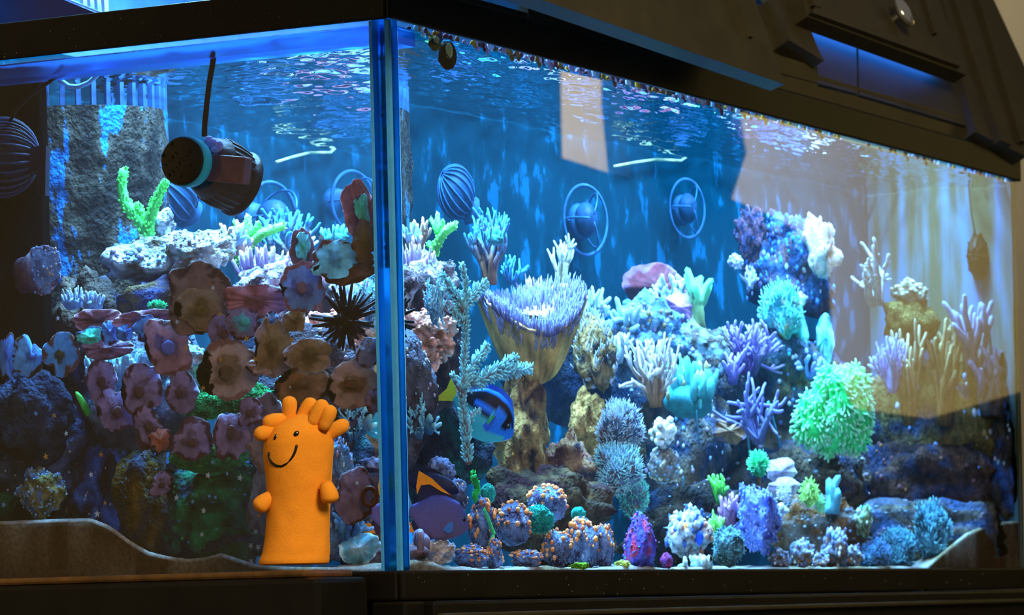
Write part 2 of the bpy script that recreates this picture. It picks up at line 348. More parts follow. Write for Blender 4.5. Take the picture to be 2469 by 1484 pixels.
# raised door with glass knob
door = slab('canopy_door', ((1946, 40), (2330, 181), (2262, -10), (2190, -160), (1880, -160), (1936, -10)), .045, .022)
slab('door_moulding', ((1958, 30), (2316, 160), (2308, 140), (1966, 16)), .053, .012)
slab('door_moulding', ((2228, -10), (2254, 78), (2262, 80), (2238, -10)), .053, .012)
slab('door_moulding', ((1962, 12), (1980, 18), (1960, -60), (1938, -60)), .053, .012)
kb = S(2180, 30, .066)
V, Fc = ico(3); V = V*np.array([.020, .010, .024])
Rk = np.array([[1, 0, 0], [0, math.cos(-.5), -math.sin(-.5)], [0, math.sin(-.5), math.cos(-.5)]])
mk('knob', V @ Rk.T+kb, Fc, CHROME, None, canopy)
V, Fc, C = tube([kb, kb+nS*.02], .006, 10); mk('knob_stem', V, Fc, CHROME, None, canopy)
# lifted lid leaning out over the front rim
B0 = Q(1892, 204, v=-.075); zb = B0[2]; A0 = Q(1312, 2, z=zb); ed = (A0-B0)/np.linalg.norm(A0-B0); A1 = B0+ed*1.25
upv = np.array([.0, .34, 1.]); upv /= np.linalg.norm(upv); nl = np.cross(ed, upv); nl /= np.linalg.norm(nl); nl = nl if nl[1] > 0 else -nl
def lidp(a, h): return B0+ed*a+upv*h
lid = empty('flap', tuple(lidp(.6, 0)-np.array(canopy.location))); lid.parent = canopy; lid['label'] = 'hinged wooden flap propped out over the long side'
def lids(name, a0, a1, h0, h1, f, th, mat=WOOD): return prism(name, [lidp(a0, h0)-nl*f, lidp(a1, h0)-nl*f, lidp(a1, h1)-nl*f, lidp(a0, h1)-nl*f], nl*th, mat, lid)
lids('lower_rail', 0, 1.25, 0, .052, 0, .02); lids('upper_rail', 0, 1.25, .2, .25, 0, .02)
lids('stile', 0, .075, .052, .2, 0, .02); lids('stile', 1.18, 1.25, .052, .2, 0, .02)
lids('panel', .075, 1.18, .052, .2, -.008, .008)
lids('panel_moulding', .075, .085, .052, .2, .004, .012)
# lamp fixtures hanging from the canopy roof
for i, x in enumerate((.33, .95, 1.55)):
    f = empty('reef_light', (x, .30, .904), ('blue aquarium light under the canopy roof near the glass corner', 'blue aquarium light under the middle of the canopy roof', 'blue aquarium light under the canopy roof by the far end')[i], 'lamp')
    box('housing', BPLAS, (x-.23, x+.23, .16, .44, .904, .926), f, .004)
    for s in (-1, 1): box('hanger', BPLAS, (x+s*.2-.006, x+s*.2+.006, .294, .306, .926, .956), f)

# strip of things above the short side: inner lid, grating and cable tray of the overflow
lidm = plain('dark_blue_lid', (16, 34, 96), .3, .5, noise=.1)
cr = empty('overflow_grate', Q(200, 20, u=.12), 'pale blue slotted grate edge above the short side rim', 'grate')
gm = plain('pale_blue_plastic', (120, 190, 235), .4, .5, noise=.1)
prism('grate_bar', [Q(x, y, u=.125) for x, y in ((125, -8), (150, -8), (262, 36), (240, 40))], (.01, 0, 0), gm, cr)
for k in range(4): prism('grate_tooth', [Q(x, y, u=.13) for x, y in ((192+k*17, -8), (200+k*17, -8), (202+k*17, 26+k), (194+k*17, 24+k))], (.008, 0, 0), gm, cr)

# ------------------------------------------------------------------ plush toy
toy_p, te, ta, tmx, tmz = frame(715, 1362, u=-.066, air=True)
tm = tmz; toy = empty('plush_toy', tuple(toy_p), 'orange smiling plush toy with stubby tentacles on its head', 'toy')
def tw(x, y, d): return toy_p+te*(x-715)*tm+UP*(1362-y)*tm+ta*d*tm+RX*0
prof = [(1362.5, 632, 786), (1360, 624, 793), (1352, 624, 795), (1335, 632, 795), (1300, 640, 794), (1250, 646, 796), (1200, 649, 799), (1150, 645, 803), (1100, 641, 808), (1070, 643, 811), (1048, 651, 810), (1032, 661, 807), (1019, 676, 801), (1009, 694, 791), (1002, 714, 774), (999.5, 730, 757)]
OR1, OR2 = np.array([1.0, .365, .035]), np.array([1.0, .38, .04])
V, Fc = [], []; n = 40
ps = np.array(prof, float); tt = np.linspace(0, len(ps)-1, 64); pr = np.c_[[np.interp(tt, range(len(ps)), ps[:, k]) for k in range(3)]].T
def body_at(y): return (np.interp(-y, -ps[:, 0], (ps[:, 1]+ps[:, 2])/2), np.interp(-y, -ps[:, 0], (ps[:, 2]-ps[:, 1])/2))
for (y, a, b_) in pr:
    c, h = (a+b_)/2, (b_-a)/2
    for j in range(n):
        q = 2*math.pi*j/n; V.append(tw(c+h*math.cos(q), y, .82*h*math.sin(q)))
for k in range(len(pr)-1):
    for j in range(n): Fc.append((k*n+j, k*n+(j+1) % n, (k+1)*n+(j+1) % n, (k+1)*n+j))
Fc += [tuple(range(n-1, -1, -1)), tuple((len(pr)-1)*n+j for j in range(n))]
V = np.array(V); V += (fbm(V*38, 3, 3)*.0016)[:, None]*np.array([1, 1, .3])*np.clip((V[:, 2]-toy_p[2])/.01, 0, 1)[:, None]
mk('body', V, Fc, PLUSH, OR1, toy)
def caps(name, pts, rad, mat=PLUSH, col=OR2, n=14):
    pts = np.array(pts, float); hs = np.r_[0, .2, .4, .55, .68, .75, .82, .88, .93, .97, .995]; tt = hs*(len(pts)-1); pp = np.c_[[np.interp(tt, range(len(pts)), pts[:, k]) for k in range(3)]].T
    rr = np.interp(tt/tt[-1], (0, .55), (.74, 1.0))*np.sqrt(np.clip(1-((hs-.68)/.323).clip(0)**2.3, .0, 1))*rad*tm
    V, Fc, C = tube([tw(*p) for p in pp], rr, n, col, capk=.25); return mk(name, V, Fc, mat, C, toy)
for a in (((703, 1020, 0), (707, 985, -6), (707, 956, -9)), ((728, 1020, 5), (748, 988, 0), (768, 964, -4)), ((757, 1030, -38), (776, 996, -42), (794, 970, -42)), ((785, 1040, -44), (799, 1008, -50), (808, 982, -50)),
          ((786, 1060, -4), (815, 1040, -12), (848, 1022, -16)), ((702, 1010, 0), (672, 1014, -12), (642, 1023, -16)), ((684, 1028, 0), (650, 1042, -16), (621, 1051, -22))):
    caps('tentacle', a, 18.5)
caps('arm', ((660, 1196, -10), (640, 1210, -16), (620, 1228, -18)), 21); caps('arm', ((790, 1172, -52), (797, 1195, -66), (801, 1218, -66)), 22)
def fpt(x, y, lift=1.5):
    c, h = body_at(y); q = np.clip((x-c)/h, -.98, .98); return tw(x, y, -.82*h*math.sqrt(1-q*q)-lift)
INK = plain('black_thread', (10, 10, 12), .4, .5, noise=.1)
mo = [(655, 1091), (655, 1104), (661, 1117), (672, 1125), (685, 1127), (699, 1120), (711, 1106), (718, 1092), (722, 1078)]
tt = np.linspace(0, len(mo)-1, 28); V, Fc, C = tube([fpt(np.interp(t, range(9), [p[0] for p in mo]), np.interp(t, range(9), [p[1] for p in mo])) for t in tt], 3.4*tm, 8); mk('mouth', V, Fc, INK, None, toy)
for (x, y, rx) in ((672.5, 1056, 5), (721.5, 1050, 7)):
    V, Fc = ico(2); ce = fpt(x, y, 1); ev = mk('eye', ce+(V[:, :1]*te*rx+V[:, 1:2]*ta*4+V[:, 2:]*UP*8+V[:, 2:]*te*2.4)*tm, Fc, INK, None, toy)
    V, Fc = ico(1); ce = fpt(x+2, y-2.5, 5.5); h_ = mk('eye_glint', ce+V*1.9*tm, Fc, SEAMW, np.array([.9, .9, 1]), ev); pass
V, Fc, C = tube([tw(body_at(y)[0]+body_at(y)[1]*.985, y, 4) for y in np.linspace(1340, 1060, 24)], 3.2*tm, 8, OR2); mk('side_seam', V, Fc, PLUSH, C, toy)

# ------------------------------------------------------------------ reef builders (unit space, fitted to a box afterwards)
def mixc(a, b, t): t = np.clip(t, 0, 1)[:, None]; return np.asarray(a)*(1-t)+np.asarray(b)*t
def rock(seed, c1, c2, amp=.3, freq=1.5, sub=4, c3=None, mat=ROCK, name='rock', o=5):
    V, Fc = ico(sub); n = fbm(V*freq+seed*3.7, seed, o); rdg = 1-np.abs(vnoise(V*freq*2.3+seed, seed+5))
    W_ = V*(1+amp*n+amp*.35*(rdg-.6))[:, None]
    t = .5+.9*fbm(V*freq*2.2+9, seed+40, 3); C = mixc(lin(c1), lin(c2), t)
    if c3 is not None: C = C*(1-(t2 := np.clip(fbm(V*freq*1.7-4, seed+60, 3)*2.2-.15, 0, 1))[:, None])+lin(c3)*t2[:, None]
    return [(name, W_, Fc, C, mat)]
def crust(parts, k, r, cols, seed, up=-.1, name='encrusting_growth', mat=CORAL, s=1, stretch=1.):
    rng = np.random.default_rng(seed); _, V, Fc, _, _ = parts[0]; p, n = surf(V, Fc, k, rng, up)
    R = r*rng.uniform(.5, 1.4, k); cc = np.array([lin(c) for c in cols])[rng.integers(0, len(cols), k)]
    Rr = np.c_[R, R, R*stretch]; V2, F2, C2 = blobs(p+n*R[:, None]*.4, Rr, cc, s, seed)
    return parts+[(name, V2, F2, C2, mat)]
def hairs(parts, k, L, r, c1, c2, seed, up=None, name='tentacle_fringe', lean=(0, 0, .4), jit=.35, mat=CORAL, n=5):
    rng = np.random.default_rng(seed); _, V, Fc, _, _ = parts[0]; p, nn = surf(V, Fc, k, rng, up)
    d = nn+np.array(lean)+rng.normal(0, jit, (k, 3)); V2, F2, C2 = spikes(p-nn*L*.1, d, L*rng.uniform(.6, 1.3, k), r*rng.uniform(.8, 1.2, k), lin(c1), lin(c2), n)
    return parts+[(name, V2, F2, C2, mat)]
def bush(seed, c1, c2, n=9, lev=3, r=.05, spread=.9, seg=.34, kids=3, up=.55, mat=CORAL, name='branches_body', nodules=0, sides=6):
    rng = np.random.default_rng(seed); out = []; tips = []
    def go(p, d, r_, l, k):
        q = [p]; dd = d
        for i in range(4):
            dd = dd+rng.normal(0, .13, 3)+np.array([0, 0, .05]); dd /= np.linalg.norm(dd); q.append(q[-1]+dd*l/4)
        f0 = 1-k/(lev+.01); f1 = 1-(k-1)/(lev+.01)
        out.append(tube(q, np.linspace(r_, r_*.68, 5), sides, mixc(lin(c1), lin(c2), np.array([f0**2.4]))[0], mixc(lin(c1), lin(c2), np.array([f1**2.4]))[0]))
        if nodules:
            for i in range(nodules): tips.append((q[1+i % 4], rng.normal(0, 1, 3)))
        if k > 1:
            for i in range(kids):
                e_ = dd+rng.normal(0, .62*spread, 3)+np.array([0, 0, .25*up]); e_ /= np.linalg.norm(e_)
                go(q[rng.integers(2, 5)], e_, r_*.74, l*rng.uniform(.6, .95), k-1)
    for i in range(n):
        a = 2*math.pi*(i+rng.random()*.7)/n; s_ = spread*rng.uniform(.2, 1)
        d = np.array([math.cos(a)*s_, math.sin(a)*s_, up+rng.random()*.5]); go(np.array([math.cos(a), math.sin(a), 0])*.06, d/np.linalg.norm(d), r, seg, lev)
    if nodules:
        B = np.array([t[0] for t in tips]); Nn = np.array([t[1] for t in tips]); Nn[:, 2] = np.abs(Nn[:, 2])*.6
        out.append(spikes(B, Nn, r*1.9*np.ones(len(B)), r*.42, lin(c2), lin(c2), 5))
    return [(name, *cat_(out), mat)]
def fingers(seed, c1, c2, n=30, L=.6, r=.07, fan=.6, mat=CORAL, name='finger_cluster', base=True, taper=(1, .95, .7)):
    rng = np.random.default_rng(seed); a = rng.random(n)*6.283; q = np.sqrt(rng.random(n)); B = np.c_[q*np.cos(a), q*np.sin(a), -.12*q*q]
    N_ = np.c_[q*np.cos(a)*fan, q*np.sin(a)*fan, np.ones(n)]+rng.normal(0, .13, (n, 3)); out = [spikes(B, N_, L*rng.uniform(.55, 1.2, n), r*rng.uniform(.75, 1.25, n), lin(c1), lin(c2), 7, taper)]
    if base:
        V, Fc = ico(3); V = V*np.array([1.05, 1.05, .3])*(1+.15*fbm(V*2, seed))[:, None]-np.array([0, 0, .2]); out.append((V, Fc, np.tile(lin(c1), (len(V), 1))))
    return [(name, *cat_(out), mat)]
def disc(seed, c_in, c_mid, c_rim, ruf=.16, lobes=5, cup=.25, mouth=None, nr=14, na=56, lump=.25):
    rng = np.random.default_rng(seed); ph = rng.random(4)*6.28; V, C = [], []
    th = np.linspace(0, 2*math.pi, na, endpoint=False)
    cq = np.c_[np.cos(th), np.sin(th), np.zeros(na)]; edge = 1+lump*1.5*fbm(cq*1.1+seed*1.7, seed, 2)+.06*fbm(cq*5+seed, seed+2, 2); fold = fbm(cq*lobes*.33+seed*2.1, seed+9, 3)
    for side in (0, 1):
        for i in range(nr):
            q = i/(nr-1); rr = q*edge; z = -cup*q*q+ruf*1.6*q**2.2*fold+.012*np.sin(46*th+3*fold)*q+(.10*math.exp(-(q/.2)**2) if side == 0 else 0)-side*.07*(1-q**4)
            V.append(np.c_[rr*np.cos(th), z*-1., rr*np.sin(th)])
            t = np.full(na, q)+.22*fbm(np.c_[rr*np.cos(th)*2.2, rr*np.sin(th)*2.2, np.full(na, seed)], seed, 3)
            C.append(np.where((t < .35)[:, None], lin(c_in), np.where((t < .9)[:, None], mixc(lin(c_in)*.4+lin(c_mid)*.6, lin(c_mid), (t-.35)*4), lin(c_rim))))
    V = np.vstack(V); Fc = []
    for side in (0, 1):
        o = side*nr*na
        for i in range(nr-1):
            for j in range(na):
                f = (o+i*na+j, o+i*na+(j+1) % na, o+(i+1)*na+(j+1) % na, o+(i+1)*na+j); Fc.append(f if side else f[::-1])
    o = nr*na
    for j in range(na): Fc.append(((nr-1)*na+j, (nr-1)*na+(j+1) % na, o+(nr-1)*na+(j+1) % na, o+(nr-1)*na+j))
    out = [('disc', V, Fc, np.vstack(C), FLESH)]
    if mouth is not None:
        V2, F2 = ico(2); V2 = V2*np.array([.27, .045, .25])+np.array([rng.uniform(-.15, .15), -.09, rng.uniform(-.15, .1)]); out.append(('mouth', V2, F2, np.tile(lin(mouth), (len(V2), 1)), FLESH))
    return out
_n = [0]
def place(name, label, cat, bx, parts, u=None, v=None, depth=None, group=None, kind=None, rot=0., roll=0., pitch=0., air=False, sink=0.):
    """fit parts (unit space, x right, y away, z up) so that the whole fills the pixel box bx at the depth plane"""
    x0, y0, x1, y1 = bx; px = (x0+x1)/2; p, e, a, mx, mz = frame(px, y1, u=u, v=v, air=air); Wd, Hd = (x1-x0)*mx, (y1-y0)*mz
    cz, sz, cr_, sr = math.cos(rot), math.sin(rot), math.cos(roll), math.sin(roll)
    Vs = []
    for q in parts:
        V = np.asarray(q[1], float)
        if rot: V = np.c_[V[:, 0]*cz-V[:, 1]*sz, V[:, 0]*sz+V[:, 1]*cz, V[:, 2]]
        if roll: V = np.c_[V[:, 0]*cr_-V[:, 2]*sr, V[:, 1], V[:, 0]*sr+V[:, 2]*cr_]
        if pitch: V = np.c_[V[:, 0], V[:, 1]*math.cos(pitch)-V[:, 2]*math.sin(pitch), V[:, 1]*math.sin(pitch)+V[:, 2]*math.cos(pitch)]
        Vs.append(V)
    A = np.vstack(Vs); lo, hi = A.min(0), A.max(0); s = (hi-lo)+1e-9
    dp = depth if depth is not None else min(Wd, 1.3*Hd)*s[1]/s[0]
    root = None; par = None
    if len(parts) > 1: root = par = empty(name, tuple(p), label, cat, group, kind)
    for q, V in zip(parts, Vs):
        W_ = (V-[(lo[0]+hi[0])/2, (lo[1]+hi[1])/2, lo[2]])/s
        X = p+np.outer(W_[:, 0]*Wd, e)+np.outer(W_[:, 1]*dp, a)+np.outer(W_[:, 2]*Hd-sink, UP)
        if u is not None and not air: X[:, 0] = np.maximum(X[:, 0], T+.0006)
        if v is not None and not air: X[:, 1] = np.maximum(X[:, 1], T+.0006)
        X[:, 1] = np.minimum(X[:, 1], DEP-.001) if not air else X[:, 1]
        if not air: X[:, 0] = np.minimum(X[:, 0], LEN-.0135); X[:, 2] = np.maximum(X[:, 2], -.0018)
        o = mk(q[0] if root else name, X, q[2], q[4], q[3], par)
        if root is None: tag(o, label, cat, group, kind); root = o
        elif q[0] in ('encrusting_growth', 'tentacle_fringe', 'finger_cluster', 'polyp_cover', 'nodule_cover'): o['kind'] = 'stuff'
    return root

# ------------------------------------------------------------------ sand, overflow, pumps
SANDM = organic('coral_sand', 220, .35, .85, .6, .25, 700)
lp = [(-160, 1262), (0, 1257), (120, 1252), (205, 1250), (250, 1268), (300, 1305), (345, 1331), (390, 1342), (440, 1349), (480, 1345), (520, 1334), (560, 1348), (610, 1364), (700, 1368), (900, 1370)]
ly = [Q(x, y, u=0) for x, y in lp]
rp = [(968, 1362), (1010, 1350), (1060, 1356), (1110, 1378), (1500, 1378), (2230, 1377), (2290, 1325), (2340, 1285), (2400, 1262), (2469, 1255)]
rx_ = [Q(x, y, v=0) for x, y in rp]
nx, ny = 230, 90; xs = np.linspace(T+.0006, LEN-.0136, nx); ys = np.linspace(T+.0006, DEP-.001, ny); X, Y = np.meshgrid(xs, ys, indexing='ij'); X, Y = X.ravel(), Y.ravel()
hL = np.interp(Y, [p[1] for p in ly][::-1], [p[2] for p in ly][::-1]); hR = np.interp(X, [p[0] for p in rx_], [p[2] for p in rx_])
wl_ = np.exp(-X/.12); wr_ = np.exp(-Y/.16); hb = .002+.003*fbm(np.c_[X*9, Y*9, X*0], 3, 3)
Zs = np.maximum(np.maximum(hL*wl_, hR*wr_), hb)+.0015*fbm(np.c_[X*60, Y*60, X*0], 8, 2)
Zs = np.where(X < T+.002, np.maximum(hL, .001), np.where(Y < T+.002, np.maximum(hR, .001), Zs))
V = np.r_[np.c_[X, Y, Zs], np.c_[X, Y, np.full(len(X), -.0015)], np.c_[X, Y, Zs-.0045]]; m = nx*ny; Fs = []
for i in range(nx-1):
    for j in range(ny-1): Fs.append((i*ny+j, (i+1)*ny+j, (i+1)*ny+j+1, i*ny+j+1))
for i in range(nx-1): Fs += [(2*m+i*ny, m+i*ny, m+(i+1)*ny, 2*m+(i+1)*ny), (i*ny+ny-1, (i+1)*ny+ny-1, m+(i+1)*ny+ny-1, m+i*ny+ny-1)]
for j in range(ny-1): Fs += [(2*m+j, 2*m+j+1, m+j+1, m+j), ((nx-1)*ny+j, m+(nx-1)*ny+j, m+(nx-1)*ny+j+1, (nx-1)*ny+j+1)]
Cs = mixc(lin((205, 205, 200)), lin((150, 135, 105)), .5+fbm(V*14, 2, 3)); low = np.arange(len(V)) >= m; bx_ = X < T+.002; by_ = Y < T+.002; V[:m][bx_, 0] += .006; V[:m][by_, 1] += .006
Cs[low] = mixc(lin((64, 40, 18)), lin((120, 112, 100)), .35+fbm(V[low]*22, 12, 3))
for i in range(nx-1): Fs.append((i*ny, 2*m+i*ny, 2*m+(i+1)*ny, (i+1)*ny))
for j in range(ny-1): Fs.append((j, j+1, 2*m+j+1, 2*m+j))
tag(mk('sand', V, Fs, SANDM, Cs, smooth=True), 'pale coral sand bed sloping up against the glass', 'sand', kind='stuff')

ov = empty('overflow_box', (.36, DEP-.01, 0), 'algae covered round overflow column with a comb of teeth', 'overflow')
om, nt, b = nodes('algae_on_blue_column'); N, L = nt.nodes, nt.links
tc = N.new('ShaderNodeTexCoord'); mp = N.new('ShaderNodeMapping'); mp.inputs['Scale'].default_value = (24, 24, 10); n1 = N.new('ShaderNodeTexNoise'); n1.inputs['Scale'].default_value = 1; n1.inputs['Detail'].default_value = 5; n1.inputs['Roughness'].default_value = .6
r = N.new('ShaderNodeValToRGB'); e = r.color_ramp.elements; e[0].position = .50; e[0].color = (.028, .02, .014, 1); e[1].position = .60; e[1].color = (.008, .14, .42, 1); k = e.new(.57); k.color = (.05, .04, .03, 1); k = e.new(.40); k.color = (.012, .009, .008, 1)
n2 = N.new('ShaderNodeTexNoise'); n2.inputs['Scale'].default_value = 150; n2.inputs['Detail'].default_value = 4; bp = N.new('ShaderNodeBump'); bp.inputs['Strength'].default_value = 1; bp.inputs['Distance'].default_value = .006
L.new(tc.outputs['Object'], mp.inputs[0]); L.new(mp.outputs[0], n1.inputs['Vector']); L.new(n1.outputs['Fac'], r.inputs[0]); L.new(r.outputs[0], b.inputs['Base Color']); L.new(tc.outputs['Object'], n2.inputs['Vector']); L.new(n2.outputs['Fac'], bp.inputs['Height']); L.new(bp.outputs[0], b.inputs['Normal']); b.inputs['Roughness'].default_value = .6; b.inputs['Specular IOR Level'].default_value = .05
V, Fc = [], []; na, nz = 90, 120; ocx, ocy, orr = .36, DEP-.002, .148
for i in range(nz):
    for j in range(na):
        q = math.pi+math.pi*j/(na-1); V.append((ocx+orr*math.cos(q), ocy+orr*math.sin(q), .550*i/(nz-1)))
V = np.array(V); rad = np.c_[V[:, 0]-ocx, V[:, 1]-ocy, V[:, 2]*0]/orr; V[:, :2] += rad[:, :2]*(np.maximum(fbm(V*45, 4, 4), -.3)*.005*np.clip((.53-V[:, 2])/.03, 0, 1))[:, None]; V[:, 1] = np.minimum(V[:, 1], DEP-.001)
for i in range(nz-1):
    for j in range(na-1): Fc.append((i*na+j, i*na+j+1, (i+1)*na+j+1, (i+1)*na+j))
mk('column', V, Fc, om, None, ov)
box('shade_box', plain('shade_black', (6, 5, 5), .9, .0, noise=.6, scale=40, bump=.5), (.10, .125, .492, DEP-.001, 0, .574), ov, .003)  # black box added to stand in for shade left of the column
TEETH = plain('comb_plastic', (30, 70, 120), .5, .4, noise=.5, scale=80)
for j in range(22):
    q = math.pi*1.04+math.pi*.92*j/21; c, s_ = math.cos(q), math.sin(q); V, Fc = boxV(-.003, .003, -.0035, .0035, .545, .577)
    V = np.c_[V[:, 0]*-s_-V[:, 1]*c*-1, V[:, 0]*c+V[:, 1]*s_, V[:, 2]]+np.array([ocx+(orr-.004)*c, ocy+(orr-.004)*s_, 0]); mk('comb_tooth', V, Fc, TEETH, None, ov, smooth=False)
tag(prism('overflow_cover', [Q(x, y, u=.10) for x, y in ((-60, 70), (120, 58), (238, 34), (130, -10), (-60, -10))], (.01, 0, 0), plain('dark_blue_lid', (16, 34, 96), .3, .5, noise=.1), ov))

PGREY = organic('weathered_plastic', 45, .4, .45, .25, .4, 150)
def ribbed_pump(label, bx, c, u=None, v=None, axis=(1, 0, 0), ribs=11, ring=False, dome=.95, group=None):
    p, e, a, mx, mz = frame((bx[0]+bx[2])/2, (bx[1]+bx[3])/2, u=u, v=v); R = (bx[3]-bx[1])*mz/2; ax = np.array(axis, float); ax /= np.linalg.norm(ax)
    t1 = np.cross(ax, UP); t1 /= np.linalg.norm(t1); t2 = np.cross(t1, ax)
    o = empty('circulation_pump', tuple(p-UP*R), label, 'pump', group); c = lin(c)
    V, Fc = ico(3); mk('motor_dome', p+np.outer(V[:, 0]*R*dome, ax)+np.outer(V[:, 1]*R*dome, t1)+np.outer(V[:, 2]*R*dome, t2), Fc, PGREY, c*.45, o)
    for k in range(ribs):                              # meridian cage ribs
        q = 2*math.pi*k/ribs; s_ = np.linspace(.15, 2.5, 14); d = math.cos(q)*t1+math.sin(q)*t2
        V, Fc, C = tube([p+R*(math.cos(w_)*ax+math.sin(w_)*d) for w_ in s_], R*.04, 6, c); mk('cage_rib', V, Fc, PGREY, C, o)
    if ring:
        s_ = np.linspace(0, 6.284, 40); V, Fc, C = tube([p-ax*R*.1+R*1.12*(math.cos(w_)*t1+math.sin(w_)*t2) for w_ in s_], R*.07, 6, c, cap=False); mk('guard_ring', V, Fc, PGREY, C, o)
    V, Fc, C = tube([p-ax*R*.7, p-ax*R*1.15], [R*.5, R*.62], 16, c); mk('magnet_mount', V, Fc, PGREY, C, o)
    return o, p, R
o, p, R_ = ribbed_pump('black ribbed pump beside the overflow column, cord running up', (-70, 285, 88, 475), (48, 52, 72), u=.075, axis=(.43, -.9, -.05), ribs=26)
for nm, pl, tk in (('bracket', ((92, 352), (112, 352), (110, 472), (90, 470)), .012), ('neck', ((66, 358), (96, 352), (96, 405), (72, 420)), .02)): prism(nm, [P(x, y, u=.062) for x, y in pl], (tk, 0, 0), plain('weathered_' + nm, (34, 30, 44), .5, .1, noise=.5, scale=70), o)
V, Fc, C = tube([P(x, y, u=.06) for x, y in ((24, 296), (40, 265), (75, 230), (120, 198), (152, 172), (160, 150))], .0022, 8, lin((14, 14, 18))); mk('cord', V, Fc, PGREY, C, o)
hs = mk('air_hose', *tube([P(x, y, u=.09) for x, y in ((140, 180), (150, 196), (168, 208), (190, 210), (215, 200), (235, 182), (250, 172))], .0028, 10, lin((150, 205, 245)))[:2], PGREY, lin((150, 205, 245)))
tag(hs, 'pale curved hose looping below the rim by the overflow comb', 'hose')
for lb, bx, vv, nb in (('blue tinted ribbed pump on the back pane beside the overflow', (1045, 398, 1150, 530), .545, 18), ('ringed pump on the back pane between the other two', (1372, 456, 1452, 606), .545, 3), ('ringed pump on the back pane farthest from the overflow', (1602, 440, 1712, 566), .545, 3)):
    ribbed_pump(lb, bx, (40, 84, 130), v=vv, axis=(-.35, -.8, 0) if nb < 9 else (-.7, .2, .5), ribs=nb, ring=nb < 9, dome=.95 if nb > 9 else .58, group=None)
o, p, R_ = ribbed_pump('brown pump hanging by a cord on the end pane', (2312, 562, 2404, 678), (44, 30, 16), v=.15, axis=(-.9, -.4, 0), ribs=10, ring=False)
V, Fc, C = tube([P(x, y, v=.15) for x, y in ((2352, 575), (2342, 520), (2334, 450), (2330, 425))], .002, 6, lin((40, 36, 40))); mk('cord', V, Fc, PGREY, C, o)
tag(mk('back_cable', *tube([P(x, y, v=DEP-.012) for x, y in ((1478, 402), (1530, 392), (1580, 385), (1640, 388), (1670, 368))], .0022, 6)[:2], PGREY, lin((190, 190, 140))), 'thin pale cable sagging along the back pane', 'cable')

# pump held by a magnet disc on the short pane
mp_ = Q(437, 388, u=-.020); mag = empty('magnet_pump', tuple(mp_-UP*.03), 'dark pump with turquoise ringed magnet disc stuck on the short pane', 'pump')
m1 = Z0/F; rd = 63.5*m1*.99
def cyl(c, ax, prof, n=48): return tube([np.asarray(c)+np.asarray(ax)*s for s, _ in prof], [r_ for _, r_ in prof], n)
V, Fc, C = cyl(mp_, (1, 0, 0), ((0, rd*.90), (.001, rd*.955), (.006, rd*.96)), 56); mk('magnet_disc', V, Fc, plain('bronze_black_plastic', (40, 33, 18), .5, .4, noise=.25, scale=300, bump=.2), None, mag)
V, Fc, C = cyl(mp_, (1, 0, 0), ((.0035, rd*.96), (.0045, rd), (.012, rd), (.0199, rd*.98)), 56); mk('silicone_ring', V, Fc, RING, None, mag)
EMB = plain('embossed_plastic', (24, 19, 10), .5, .4)
def dotbar(x, y, l, w_, ang, name='embossed_mark'):
    c = Q(x, y, u=-.0208); d1 = np.array([0, -math.cos(ang), math.sin(ang)]); d2 = np.array([0, math.sin(ang), math.cos(ang)])
    prism(name, [c+d1*l*m1+d2*w_*m1, c-d1*l*m1+d2*w_*m1, c-d1*l*m1-d2*w_*m1, c+d1*l*m1-d2*w_*m1], (.0012, 0, 0), EMB, mag)
for x, y in ((413, 346), (392, 374), (457, 398), (435, 424)): dotbar(x, y, 5, 1.6, 1.0)
for k in range(7): dotbar(407+k*8.2, 423-k*9.6, 1.1, 4.6, .86+.5*(k % 3-1), 'embossed_stroke')
for k in range(4): dotbar(398+k*8.2, 398-k*9.6, 1.1, 4.2, .86+.5*((k+1) % 3-1), 'embossed_stroke')
bc = P(535, 418, u=.055); ax = np.array([.80, -.42, -.36]); ax /= np.linalg.norm(ax); rb = 80*.00045
st = P(452, 392, u=.0135); V, Fc, C = cyl(st, (1, 0, 0), ((0, rd*.93), (.012, rd*.93), (.02, rd*.8)), 40); mk('inner_magnet', V, Fc, PGREY, lin((30, 50, 100)), mag)
pr_ = ((-.034, rb*.62), (-.026, rb*.86), (-.012, rb*.98), (.004, rb), (.018, rb*.97), (.027, rb*.93), (.028, rb*1.03), (.033, rb*1.03), (.036, rb*.85), (.037, rb*.3))
V, Fc, C = cyl(bc, ax, pr_, 44); mk('pump_cage', V, Fc, PGREY, lin((38, 36, 40)), mag)
t1 = np.cross(ax, UP); t1 /= np.linalg.norm(t1); t2 = np.cross(t1, ax); SLOT = plain('slot_black', (5, 5, 8), .5, .3)
for k in range(26):
    q = 2*math.pi*k/26; d = math.cos(q)*t1+math.sin(q)*t2; V, Fc, C = tube([bc+ax*s_+d*r_ for s_, r_ in ((-.010, rb*.985), (.004, rb*1.0), (.022, rb*.955))], .0015, 6); mk('cage_slot', V, Fc, SLOT, None, mag)
c0 = P(553, 409, u=.028); V, Fc = boxV(-.019, .019, -.012, .012, -.0145, .0145); a_ = .12
V = np.c_[V[:, 1], V[:, 0]*-1, V[:, 2]]; V = V @ np.array([[1, 0, 0], [0, 1, a_], [0, -a_, 1]]); V[:, 0] += -V[:, 1]*.6
bevel(mk('encrusted_block', V+c0, Fc, PGREY, lin((110, 52, 48)), mag, smooth=False), .002)
V, Fc, C = blobs([P(x, y, u=.02) for x, y in ((512, 345), (520, 362), (505, 336), (530, 352))], np.array([[.004, .007, .006], [.004, .006, .005], [.003, .006, .004], [.004, .005, .006]]), lin((205, 180, 225)), 2); mk('coralline_patch', V, Fc, CORAL, C, mag)
